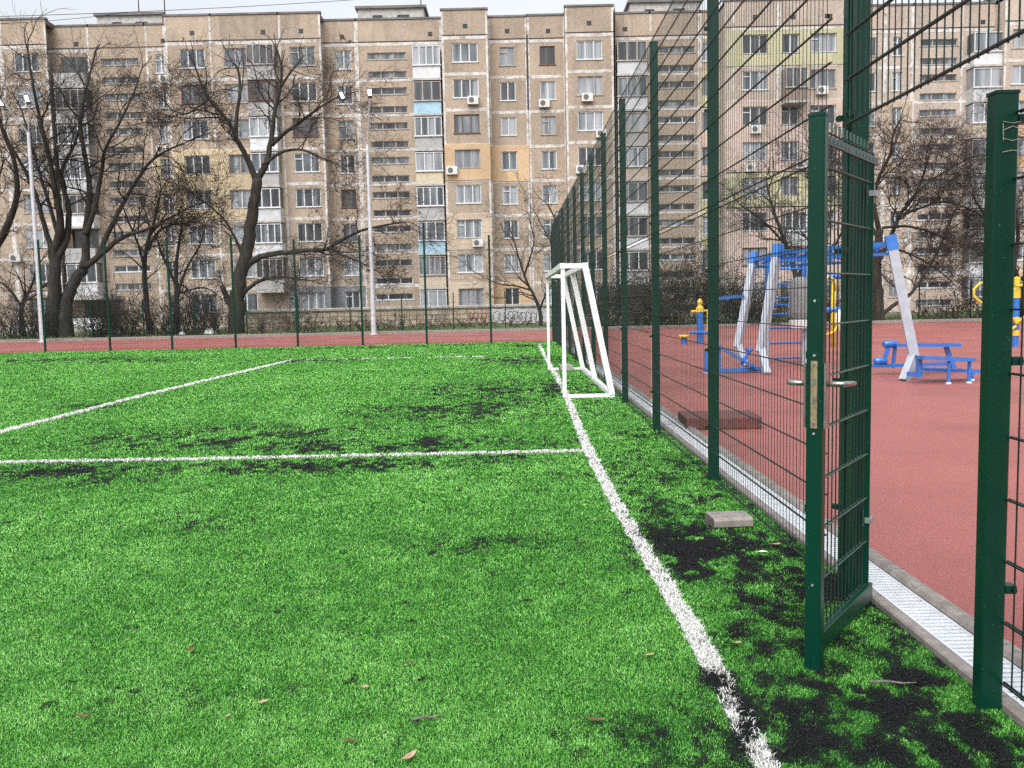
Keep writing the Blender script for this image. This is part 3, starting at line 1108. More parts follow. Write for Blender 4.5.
o.rotation_euler = (0, 0, R(-5))
tag(o, 'small white paper scrap on black crumb near the paving stone', 'litter')

# ------------------------------------------------------------------ the apartment block: three sections with joints between them
FL = 2.66                                   # storey height
ZC = [20.45 - FL * k for k in range(8)]       # window centres, top row first
Y0, YP = 72.0, 70.7                          # recessed and projecting planes


def bx_(px, Y):
    return at(px, 95, Y).x


_wcache = {}


def window_meshes(wd, ht, n_mull, fmat, pmat, transom=False):
    key = (round(wd, 2), round(ht, 2), n_mull, fmat, pmat, transom)
    if key not in _wcache:
        f = MB()
        t = .07
        f.box((-wd / 2, -.04, -ht / 2), (wd / 2, .04, -ht / 2 + t))
        f.box((-wd / 2, -.04, ht / 2 - t), (wd / 2, .04, ht / 2))
        f.box((-wd / 2, -.039, -ht / 2 + t), (-wd / 2 + t, .039, ht / 2 - t))
        f.box((wd / 2 - t, -.039, -ht / 2 + t), (wd / 2, .039, ht / 2 - t))
        for k in range(n_mull):
            xk = -wd / 2 + wd * (k + 1) / (n_mull + 1)
            f.box((xk - .045, -.038, -ht / 2 + t), (xk + .045, .038, ht / 2 - t))
        if transom:
            x1_ = -wd / 2 + wd / (n_mull + 1) - .055
            f.box((-wd / 2 + t, -.037, ht * .18), (x1_, .037, ht * .18 + .08))
        f.box((-wd / 2 - .08, -.16, -ht / 2 - .05), (wd / 2 + .08, -.0405, -ht / 2))     # sill
        p = MB()
        p.face([(-wd / 2 + .02, .02, -ht / 2 + .02), (wd / 2 - .02, .02, -ht / 2 + .02), (wd / 2 - .02, .02, ht / 2 - .02), (-wd / 2 + .02, .02, ht / 2 - .02)])
        _wcache[key] = (f.mesh('window', M[fmat]), p.mesh('pane', M[pmat]))
    return _wcache[key]


def put_window(parent, x, y, z, wd, ht, n_mull, fmat='white_pvc', pmat='pane', transom=False, name='window'):
    fm, pm_ = window_meshes(wd, ht, n_mull, fmat, pmat, transom)
    o = link(name, fm, parent, (x, y, z))
    link('pane', pm_, o)
    return o


ac_m = MB()
ac_m.bevbox((-.42, -.34, -.3), (.42, .0, .3), .03, axis=1)
ac_fan = MB()
ac_fan.tube([(-.1, -.341, 0), (-.1, -.352, 0)], .21, 16)
ac_fan.tube([(-.1, -.3521, 0), (-.1, -.356, 0)], .06, 12)
ac_me, acf_me = ac_m.mesh('air_conditioner', M['ac']), ac_fan.mesh('fan', M['ac_fan'])


def put_ac(parent, px, py, Y):
    p = at(px, py, Y)
    o = link('air_conditioner', ac_me, parent, (p.x, Y - .06, p.z))
    link('fan', acf_me, o)


class Section:
    """bays: (x0, x1, plane y, kind, args) in metres; holes are cut where the windows sit"""
    def __init__(s, label, wallmat, roofz):
        s.root = thing('apartment_block', label, 'apartment building', (0, 0, 0), 0, 'sections of the long apartment block')
        s.wm = wallmat
        s.wall, s.seam, s.sd = MB(), MB(), {}
        s.bays = []

    def bay(s, p0, p1, Y, wins=None, **kw):
        s.bays.append(dict(x0=bx_(p0, Y), x1=bx_(p1, Y), Y=Y, wins=wins or [], **kw))

    def facade(s, mb, x0, x1, z0, z1, Y, holes, mi=0, depth=.2, edge=0.0):
        xs_ = sorted({x0, x1, *[h[0] for h in holes], *[h[1] for h in holes]})
        zs_ = sorted({z0, z1, *[h[2] for h in holes], *[h[3] for h in holes]})
        for a_, b_ in zip(xs_[:-1], xs_[1:]):
            for c_, d2 in zip(zs_[:-1], zs_[1:]):
                xm, zm = (a_ + b_) / 2, (c_ + d2) / 2
                if any(h[0] < xm < h[1] and h[2] < zm < h[3] for h in holes):
                    continue
                mb.face([(a_, Y, c_), (b_, Y, c_), (b_, Y, d2), (a_, Y, d2)], mi)
        for h in holes:
            a_, b_, c_, d2 = h
            mb.face([(a_, Y, c_), (a_, Y + depth, c_), (b_, Y + depth, c_), (b_, Y, c_)][::-1], mi)
            mb.face([(a_, Y, d2), (b_, Y, d2), (b_, Y + depth, d2), (a_, Y + depth, d2)][::-1], mi)
            mb.face([(a_, Y, c_), (a_, Y, d2), (a_, Y + depth, d2), (a_, Y + depth, c_)][::-1], mi)
            mb.face([(b_, Y, c_), (b_, Y + depth, c_), (b_, Y + depth, d2), (b_, Y, d2)][::-1], mi)
        if edge:
            for f_ in ([(x0, Y, z0), (x0, Y, z1), (x0, Y + edge, z1), (x0, Y + edge, z0)], [(x1, Y, z0), (x1, Y + edge, z0), (x1, Y + edge, z1), (x1, Y, z1)],
                       [(x0, Y, z1), (x1, Y, z1), (x1, Y + edge, z1), (x0, Y + edge, z1)], [(x0, Y, z0), (x0, Y + edge, z0), (x1, Y + edge, z0), (x1, Y, z0)]):
                mb.face(f_, mi)

    def finish(s, roof_hi, roof_lo, patches, vents):
        """patches: (px0, px1, row0, row1, mat): insulation glued to part of the front"""
        patchmb = {}
        prev = None
        for b_ in s.bays:
            x0, x1, Y = b_['x0'], b_['x1'], b_['Y']
            top = roof_hi if Y < Y0 - .5 else roof_lo
            holes = []
            for wi in b_['wins']:
                xc = bx_(wi['px'], Y)
                hw = wi['w'] / 2
                for r_, z in enumerate(ZC):
                    if r_ in wi.get('skip', ()):
                        continue
                    z2 = z + wi.get('dz', 0)
                    if wi.get('kind') == 'stair':
                        for dz in (.0, -1.42):
                            holes.append((xc - hw, xc + hw, z2 + dz - .04, z2 + dz + .48, wi, r_))
                    else:
                        holes.append((xc - hw, xc + hw, z2 - wi['h'] / 2, z2 + wi['h'] / 2, wi, r_))
            s.facade(s.wall, x0, x1, -.3, top, Y, [h[:4] for h in holes])
            # returns between planes
            if prev and abs(prev['Y'] - Y) > .05:
                ya, yb = prev['Y'], Y
                tp = max(top, prev['top'])
                s.wall.face([(x0, ya, -.3), (x0, yb, -.3), (x0, yb, tp), (x0, ya, tp)] if ya < yb else [(x0, ya, -.3), (x0, ya, tp), (x0, yb, tp), (x0, yb, -.3)][::-1])
            b_['top'] = top
            s.wall.box((x0, Y + .001, top - .3), (x1, Y + 12, top), 1, skip=(2,))
            s.wall.box((x0 - .06, Y - .07, top + .001), (x1 + .06, Y + .35, top + .14), 1)
            prev = b_
            # windows
            for h in holes:
                wi, r_ = h[4], h[5]
                xc, zc = (h[0] + h[1]) / 2, (h[2] + h[3]) / 2
                if wi.get('kind') == 'stair':
                    key = 'st%.2f' % wi['w']
                    o = put_window(s.root, xc, Y + .12, zc, wi['w'], .52, 2, 'grey_wood' if rng.random() < .85 else 'white_pvc', rng.choice(['pane_dark', 'pane_dark', 'pane']), name='stair_window')
                else:
                    fm = rng.choices(['white_pvc', 'grey_wood', 'brown_wood'], [.72, .2, .08])[0]
                    put_window(s.root, xc, Y + .1, zc, h[1] - h[0], h[3] - h[2], wi.get('m', 2), fm, rng.choice(['pane', 'pane', 'pane_light', 'pane_dark']), rng.random() < .3)
            # bands of sealed joints
            if b_.get('seams', True):
                for r_, z in enumerate(ZC):
                    zb_ = z - 1.6
                    if zb_ < .6 or any(rr == r_ for rr in b_.get('noseam', ())):
                        continue
                    s.seam.box((x0, Y - .012, zb_ - .12), (x1, Y - .001, zb_ + .12))
                s.seam.box((x0, Y - .012, ZC[0] + .98), (x1, Y - .001, ZC[0] + 1.22))
                for xv in (x0, x1):
                    if b_.get('vseam', True):
                        s.seam.box((xv - .16 if xv == x1 else xv + .001, Y - .014, .4), (xv - .001 if xv == x1 else xv + .16, Y - .0125, top - .1))
            # dark gap under the attic panels, and their vents
            s.sd.setdefault('gap', MB()).box((x0, Y - .02, ZC[0] + 1.27), (x1, Y - .0145, ZC[0] + 1.34))
        vm = s.sd.setdefault('gap', MB())
        for px, py, Y in vents:
            p = at(px, py, Y)
            vm.box((p.x - .17, Y - .02, p.z - .16), (p.x + .17, Y - .003, p.z + .16))
        for px0, px1, r0, r1, mt, Y in patches:
            x0, x1 = bx_(px0, Y), bx_(px1, Y)
            z1 = ZC[r0] + (1.14 if r0 else 1.04)
            z0 = ZC[r1] - 1.6 if r1 < 7 else -.2
            hs_ = []
            for b_ in s.bays:
                if abs(b_['Y'] - Y) > .1:
                    continue
                for wi in b_['wins']:
                    xc = bx_(wi['px'], Y)
                    if x0 < xc < x1 and wi.get('kind') != 'stair':
                        for r_ in range(r0, r1 + 1):
                            if r_ not in wi.get('skip', ()):
                                z2 = ZC[r_] + wi.get('dz', 0)
                                hs_.append((max(x0 + .05, xc - wi['w'] / 2), min(x1 - .05, xc + wi['w'] / 2), z2 - wi['h'] / 2, z2 + wi['h'] / 2))
            mb = MB()
            s.facade(mb, x0, x1, z0, z1, Y - .06, hs_, depth=.058, edge=.058)
            mb.build('insulation_panel', M[mt], s.root)
        # side walls and back closing the section
        fb, lb = s.bays[0], s.bays[-1]
        s.wall.face([(fb['x0'], fb['Y'], -.3), (fb['x0'], fb['Y'], fb['top']), (fb['x0'], fb['Y'] + 12, fb['top']), (fb['x0'], fb['Y'] + 12, -.3)])
        s.wall.face([(lb['x1'], lb['Y'], -.3), (lb['x1'], lb['Y'] + 12, -.3), (lb['x1'], lb['Y'] + 12, lb['top']), (lb['x1'], lb['Y'], lb['top'])])
        s.wall.face([(fb['x0'], Y0 + 11.9, -.3), (fb['x0'], Y0 + 11.9, roof_lo), (lb['x1'], Y0 + 11.9, roof_lo), (lb['x1'], Y0 + 11.9, -.3)])
        s.wall.build('wall', [s.wm, M['roof_felt']], s.root)
        s.seam.build('sealed_joints', M['seam'], s.root)
        s.sd['gap'].build('attic_vents', M['dark'], s.root)

    def balcony(s, px0, px1, Y, rows, out=1.15):
        """a stack of balconies; rows: {row: (parapet material, frame material, pane material, mullions) or None for open}"""
        x0, x1 = bx_(px0, Y), bx_(px1, Y)
        yf_ = Y - out
        for r_, spec in rows.items():
            zc = ZC[r_]
            zs = zc - 1.95                        # slab underside
            mb = MB()
            mb.box((x0 - .05, yf_ - .05, zs), (x1 + .05, Y - .002, zs + .16))
            bal = mb.build('balcony', M['pale_concrete'], s.root)
            pmat, fmat, gmat, nm_ = spec
            pb = MB()
            zp = zs + 1.12
            pb.box((x0, yf_, zs + .161), (x1, yf_ + .06, zp))
            pb.box((x0, yf_ + .061, zs + .161), (x0 + .06, Y - .002, zp))
            pb.box((x1 - .06, yf_ + .061, zs + .161), (x1, Y - .002, zp))
            pb.build('parapet', pmat, bal)
            if fmat:
                wd, ht = x1 - x0, FL - 1.12 - .08
                fm, pm_ = window_meshes(wd, ht, nm_, fmat, gmat)
                g_ = link('glazing', fm, bal, ((x0 + x1) / 2, yf_ + .05, zp + ht / 2 + .002))
                for xe, sg in ((x0 + .03, -1), (x1 - .03, 1)):
                    sb = MB()
                    sb.box((xe - .02, yf_ + .1, zp + .002), (xe + .02, Y - .003, zp + ht))
                    sb.build('side_glazing', M[gmat], bal)
                pb2 = MB()
                pb2.face([(x0 + .02, yf_ + .07, zp + .03), (x1 - .02, yf_ + .07, zp + .03), (x1 - .02, yf_ + .07, zp + ht), (x0 + .02, yf_ + .07, zp + ht)])
                pb2.build('pane', M[gmat], bal)
            else:
                dk = MB()
                dk.face([(x0 + .1, Y - .004, zp), (x1 - .1, Y - .004, zp), (x1 - .1, Y - .004, zp + 1.5), (x0 + .1, Y - .004, zp + 1.5)])
                dk.build('balcony_door', M['pane_dark'], bal)


BP = {k: simple('balcony_' + k, c, .6, var=.14, scale=2) for k, c in dict(
    white=(.62, .63, .64), blue=(.33, .5, .6), cream=(.55, .47, .34), grey=(.36, .35, .34), beige=(.5, .42, .33), palegrey=(.5, .51, .52), brown=(.22, .17, .14)).items()}
W2, WN = dict(w=1.95, h=1.42, m=2), dict(w=1.2, h=1.42, m=1)

# --- left section, up to the expansion joint
A = Section('left brown panel section with yellow and orange insulated patches behind big bare trees', M['wall'], 24)
A.bay(-110, 4, YP, [dict(W2, px=-60)])
A.bay(4, 50, YP, [dict(W2, px=29)])
A.bay(50, 92, Y0, [])
A.bay(92, 148, Y0, [dict(px=122, w=2.9, kind='stair', skip=(7,))], seams=False)
A.bay(148, 168, Y0, [dict(WN, px=163, w=.95)])
A.bay(168, 214, YP, [dict(W2, px=194)])
A.bay(214, 281, YP, [dict(W2, px=237, w=1.7, m=1)], vseam=False)
A.bay(281, 323, YP, [dict(W2, px=304)])
A.bay(323, 358, Y0, [dict(WN, px=345)])
A.bay(358, 443, Y0, [dict(px=388, w=3.0, kind='stair')])
A.bay(443, 489, YP, [dict(W2, px=466, skip=())])
A.bay(489, 528, Y0, [dict(WN, px=508)])
A.finish(23.6, 23.4, [(170, 281, 3, 4, 'yellow_ins', YP), (150, 168, 3, 4, 'yellow_ins', Y0), (443, 489, 3, 3, 'orange_ins', YP), (489, 528, 3, 3, 'orange_ins', Y0),
                        (443, 489, 7, 7, 'beige_ins', YP), (489, 528, 7, 7, 'orange_ins', Y0), (443, 489, 5, 5, 'beige_ins', YP), (281, 323, 7, 7, 'grey_ins', YP), (323, 358, 7, 7, 'grey_ins', Y0)],
         [(76, 44, Y0), (163, 41, Y0), (192, 33, YP), (263, 32, YP), (301, 31, YP), (342, 37, Y0), (430, 34, Y0), (465, 26, YP), (507, 31, Y0)])
A.balcony(62, 92, Y0, {0: (BP['grey'], None, None, 0), 1: (BP['grey'], 'grey_wood', 'pane_dark', 3), 2: (BP['grey'], 'white_pvc', 'pane', 2), 3: (BP['palegrey'], 'white_pvc', 'pane', 2),
                       4: (BP['white'], 'grey_wood', 'pane_dark', 3), 5: (BP['grey'], None, None, 0), 6: (BP['palegrey'], 'white_pvc', 'pane', 2)})
A.balcony(252, 279, YP, {0: (BP['grey'], 'grey_wood', 'pane_dark', 3), 1: (BP['grey'], 'brown_wood', 'pane_dark', 3), 2: (BP['white'], 'white_pvc', 'pane_light', 2), 3: (BP['grey'], 'white_pvc', 'pane', 2),
                         4: (BP['palegrey'], 'white_pvc', 'pane_dark', 2), 5: (BP['white'], 'white_pvc', 'pane', 3), 6: (BP['grey'], 'grey_wood', 'pane_dark', 3)})
A.balcony(415, 442, Y0, {0: (BP['white'], 'white_pvc', 'pane_light', 3), 1: (BP['blue'], 'grey_wood', 'pane_dark', 2), 2: (BP['grey'], 'white_pvc', 'pane', 3), 3: (BP['cream'], 'white_pvc', 'pane_light', 2),
                         4: (BP['grey'], 'white_pvc', 'pane', 3), 5: (BP['blue'], 'white_pvc', 'pane', 2), 6: (BP['beige'], 'grey_wood', 'pane', 4), 7: (BP['beige'], 'white_pvc', 'pane_light', 2)})
for px, py, Y in [(473, 101, YP), (452, 171, YP), (478, 243, YP), (166, 80, Y0), (17, 258, YP), (163, 150, Y0)]:
    put_ac(A.root, px, py, Y)
# stairwell rooms on the roof
def roof_room(sec, px0, px1, pyt, Y, zb):
    x0, x1 = at(px0, 20, Y).x, at(px1, 20, Y).x
    zt_ = at((px0 + px1) / 2, pyt, Y).z
    mb = MB()
    mb.box((x0, Y, zb), (x1, Y + 5, zt_ - .2))
    mb.box((x0 - .2, Y - .2, zt_ - .199), (x1 + .2, Y + 5.2, zt_), 1)
    o = mb.build('roof_room', [M['pale_concrete'], M['roof_felt']], sec.root)
    for a_, b_ in ((x0 + 1.2, x0 + 2.0), (x1 - 2.2, x1 - 1.2)):
        d2 = MB()
        d2.box((a_, Y - .01, zt_ - 1.5), (b_, Y - .002, zt_ - .7))
        d2.build('vent_opening', M['dark'], o)
roof_room(A, 97, 162, 13, 76, 23.4)
roof_room(A, 358, 424, 6, 76, 23.4)
en = MB()
p0, p1 = at(75, 312, 71), at(112, 312, 71)
en.box((p0.x, 69.6, 2.3), (p1.x + .6, Y0 - .01, 2.6))
e1 = en.build('entrance_canopy', M['pale_concrete'], A.root)
en = MB()
en.box((p0.x + .1, 69.8, -.3), (p1.x, 70, .9))
en.build('white_porch_wall', M['white_paint'], e1)
en = MB()
en.box((p0.x + .3, Y0 - .05, -.3), (p0.x + 2.4, Y0 - .005, 2.2))
en.build('entrance_door', M['dark'], e1)

# --- middle section
B = Section('narrow middle brown panel section, its lower half behind the tall green fence', M['wall'], 24)
B.bay(528.3, 566, Y0, [dict(WN, px=548)])
B.bay(566, 614, YP, [dict(W2, px=590)])
B.bay(614, 650, Y0, [dict(WN, px=630, w=1.6)], vseam=False)
B.bay(650, 700, Y0, [dict(px=676, w=3.0, kind='stair')])
B.bay(700, 724, Y0, [dict(WN, px=708, w=1.0)])
B.finish(23.65, 23.45, [(700, 724, 1, 1, 'lime_ins', Y0), (700, 724, 2, 3, 'pink_ins', Y0), (700, 724, 4, 5, 'lime_ins', Y0)],
         [(548, 31, Y0), (589, 23, YP), (625, 29, Y0)])
B.balcony(616, 645, Y0, {0: (BP['palegrey'], 'grey_wood', 'pane_dark', 2), 1: (BP['white'], 'grey_wood', 'pane', 2), 2: (BP['grey'], 'grey_wood', 'pane_light', 2), 3: (BP['beige'], 'white_pvc', 'pane_light', 2),
                         4: (BP['white'], 'grey_wood', 'pane', 2), 5: (BP['white'], 'grey_wood', 'pane_dark', 2), 6: (BP['palegrey'], 'white_pvc', 'pane_dark', 2)})
for px, py, Y in [(544, 104, Y0), (587, 98, YP), (601, 134, YP), (581, 170, YP)]:
    put_ac(B.root, px, py, Y)
roof_room(B, 630, 700, 0, 76, 23.4)
jm = MB()
jx = bx_(528, Y0)
jm.box((jx - .07, Y0 - .03, ZC[2] + 1.2), (jx + .07, Y0 - .016, ZC[0] + 1.6))
jm.build('expansion_joint', M['dark'], B.root)

# --- right section
YR, YRP = 71.6, 70.2
Csec = Section('right panel section with lime and pink insulated patches behind the mesh fence', M['wall_r'], 24)
Csec.bay(724.5, 732, YRP, [], seams=False)
Csec.bay(732, 778, YRP, [dict(W2, px=755, w=1.95)])
Csec.bay(778, 844, YRP, [dict(WN, px=790, w=1.3), dict(W2, px=823, w=1.95)])
Csec.bay(844, 884, YR, [dict(WN, px=868, w=1.2)])
Csec.bay(884, 912, YR, [dict(WN, px=897, w=.8)])
Csec.bay(912, 962, YR, [dict(px=938, w=2.9, kind='stair')])
Csec.bay(962, 1003, YR, [], vseam=False)
Csec.bay(1003, 1050, YRP, [dict(W2, px=1024)])
Csec.bay(1050, 1180, YRP, [dict(W2, px=1085), dict(W2, px=1140)])
Csec.finish(23.65, 23.5, [(726, 843, 0, 0, 'lime_ins', YRP), (726, 843, 2, 3, 'pink_ins', YRP), (726, 843, 4, 4, 'lime_ins', YRP), (726, 843, 5, 6, 'pink_ins', YRP), (1003, 1050, 2, 3, 'orange_ins', YRP),
                         (1003, 1050, 7, 7, 'orange_ins', YRP), (884, 912, 2, 3, 'beige_ins', YR)],
            [(755, 17, YRP), (793, 17, YRP), (827, 16, YRP), (830, 16, YRP), (983, 22, YR)])
Csec.balcony(966, 1000, YR, {0: (BP['white'], 'white_pvc', 'pane', 2), 1: (BP['palegrey'], 'white_pvc', 'pane_light', 1), 2: (BP['beige'], 'white_pvc', 'pane_light', 2), 3: (BP['grey'], 'grey_wood', 'pane', 3),
                             4: (BP['palegrey'], 'white_pvc', 'pane_light', 2), 5: (BP['grey'], 'grey_wood', 'pane_dark', 2), 6: (BP['palegrey'], 'grey_wood', 'pane', 3), 7: (BP['cream'], 'white_pvc', 'pane', 2)})
Csec.balcony(781, 803, YRP, {1: (BP['brown'], 'grey_wood', 'pane_dark', 2), 5: (BP['palegrey'], 'white_pvc', 'pane', 2)})
for px, py, Y in [(755, 130, YRP), (821, 91, YRP), (750, 168, YRP), (800, 165, YRP)]:
    put_ac(Csec.root, px, py, Y)
roof_room(Csec, 1010, 1050, -16, 76, 23.4)

# aerials on the roofs and the two cables across the sky
for px, py, Y, h, lab in [(139, 13, 76, 2.2, 'thin aerial with crossbars on the leftmost roof room'), (165, 15, 76.5, 4.2, 'tall bare mast at the right end of the leftmost roof room'),
                          (421, 6, 76.5, 2.6, 'thin mast at the corner of the roof room above the balconies')]:
    p = at(px, py, Y)
    m_ = MB()
    m_.tube([(0, 0, 0), (0, 0, h)], [.05, .03], 6)
    if h < 2.4:
        for z in (1.3, 1.6, 1.9):
            m_.tube([(-.45, 0, z), (.45, 0, z)], .025, 4)
    t_ = m_.build('roof_aerial', M['cable'], loc=(p.x, p.y, p.z))
    tag(t_, lab, 'aerial')
def cable(p0, p1, sag, lab):
    m_ = MB()
    pts = []
    for k in range(25):
        t = k / 24
        p = p0.lerp(p1, t)
        p.z -= sag * 4 * t * (1 - t)
        pts.append(p)
    m_.tube(pts, .022, 4)
    tag(m_.build('overhead_cable', M['cable']), lab, 'cable')
cable(at(-60, 18, 60), at(430, -6, 75), .25, 'thin dark cable crossing the sky above the left roofs')
cable(at(130, 12, 76), at(-90, 25, 62), .3, 'thin cable running from the aerial down to the left edge of the sky')

# ------------------------------------------------------------------ yard wall with graffiti
YW = 52.5
wx0, wx1 = at(243, 320, YW).x, at(655, 320, YW).x
yw = thing('yard_wall', 'low tiled yard wall with concrete coping and scrawled graffiti below the apartment block', 'wall', (0, YW, 0))
mb = MB()
mb.box((wx0, 0, -.1), (wx1, .35, 1.12))
mb.build('tiled_face', M['tile'], yw)
mb = MB()
k = wx0
while k < wx1:
    mb.bevbox((k, -.1, 1.121), (min(k + 1.97, wx1), .45, 1.30), .03, axis=0)
    k += 2.0
mb.build('coping', M['pale_concrete'], yw)
mb = MB()
wp0, wp1 = at(491, 320, YW).x, at(550, 320, YW).x
k = wp0
n_ = 14
top_ = [(wp0 + (wp1 - wp0) * i / n_, -.006, 1.05 + .05 * math.sin(i * 2.3)) for i in range(n_ + 1)]
bot_ = [(wp0 + (wp1 - wp0) * i / n_, -.006, .22 + .08 * math.sin(i * 1.7)) for i in range(n_ + 1)]
for i in range(n_):
    mb.face([bot_[i], bot_[i + 1], top_[i + 1], top_[i]])
mb.build('whitewashed_patch', M['graf_white'], yw)


def scrawl(mb, x, z, s_, n_=7, y=-.014):
    px_, pz_ = x, z
    for k in range(n_):
        pts = []
        a0 = rng.uniform(0, 6.28)
        rr = s_ * rng.uniform(.18, .34)
        for j in range(9):
            a_ = a0 + j * .62
            pts.append((px_ + rr * math.cos(a_) * .9, y, pz_ + rr * math.sin(a_) * 1.1))
        mb.tube(pts, .02 * s_, 4)
        px_ += s_ * .33
        mb.tube([(px_ - s_ * .2, y, pz_ - s_ * .3), (px_ - s_ * .1, y, pz_ + s_ * .34)], .02 * s_, 4)


for px, py, s_, n_, mt in [(467, 316, .75, 5, 'graf_red'), (474, 320, .8, 4, 'graf_red'), (455, 314, .7, 1, 'graf_red'), (497, 316, .9, 2, 'graf_dark'), (506, 315, .8, 3, 'graf_dark'), (518, 317, .9, 5, 'graf_dark'),
                           (300, 319, .6, 4, 'graf_white'), (281, 319, .6, 3, 'graf_red'), (268, 321, .6, 3, 'graf_white'), (430, 318, .7, 4, 'graf_dark')]:
    p = at(px, py, YW)
    mb = MB()
    scrawl(mb, p.x, p.z, s_, n_)
    mb.build('graffiti', M[mt], yw)
# low plinth left of it, and bits of broken concrete on the verge
pl = MB()
for k in range(9):
    xk = at(0 + k * 9, 322, 53).x
    pl.bevbox((xk, 53, -.1), (xk + .62, 53.3, .62 + .07 * math.sin(k * 2)), .03, axis=0)
tag(pl.build('plinth_wall', M['pale_concrete']), 'low broken grey concrete wall under the leftmost trees', 'wall')
for px, py, sc, lab in [(210, 334, .38, 'white lump of rubble on the verge left of the thick fork tree'), (182, 334, .2, 'small white scrap of rubble beside the thin tree stem')]:
    p = at(px, py, 46)
    m_ = MB()
    m_.lathe((0, 0, 0), [(.0, 0), (.9 * sc, .05 * sc), (.75 * sc, .5 * sc), (.3 * sc, .85 * sc), (.0, .9 * sc)], 6)
    o = m_.build('rubble_lump', M['graf_white'], loc=(p.x, 46, .12))
    tag(o, lab, 'rubble')

# ------------------------------------------------------------------ lamp posts
def lamp(px, py, Y, ztop, label, heads):
    b_ = at(px, py, Y)
    t = thing('lamp_post', label, 'street lamp', (b_.x, Y, 0))
    m_ = MB()
    m_.tube([(0, 0, 0), (0, 0, 3), (0, 0, ztop)], [.13, .105, .075], 12)
    m_.lathe((0, 0, 0), [(.0, 0), (.22, .0), (.22, .06), (.0, .07)], 12)
    m_.build('pole', M['pole'], t, smooth=False)
    for dx, dz, hx in heads:
        a_ = MB()
        sx = 1 if dx > 0 else -1
        a_.tube([(0, 0, ztop - .1), (dx * .45, -.3, ztop + dz * .45), (dx, -.7, ztop + dz)], .032, 8)
        am = a_.build('arm', M['pole'], t)
        # flat LED head tilted towards the pitch
        h_ = MB()
        h_.bevbox((-.10, -.24, -.035), (.10, .24, .035), .02, axis=1)
        ho = link('lamp_head', h_.mesh('lamp_head', M['ac_fan']), t, (dx + hx * .12, -.95, ztop + dz + .16))
        ho.rotation_euler = (R(-48), 0, R(hx * 22))
        e_ = MB()
        e_.face([(-.07, -.20, -.037), (-.07, .08, -.037), (.07, .08, -.037), (.07, -.20, -.037)])
        link('led_panel', e_.mesh('led_panel', M['led']), ho)
    return t


zt = at(368, 145, 43.2).z
lamp(374, 335, 43.2, zt, 'tall grey lamp post with two lit heads right of the thick fork tree', [(-.78, 1.9, -1), (.30, 2.0, .4)])
mst = MB()
zt2 = at(28, 132, 42.6).z
lamp(43, 344, 42.6, zt2, 'tall grey lamp post with two lit heads near the left edge', [(-.5, .95, -1), (.5, 1.1, .4)])

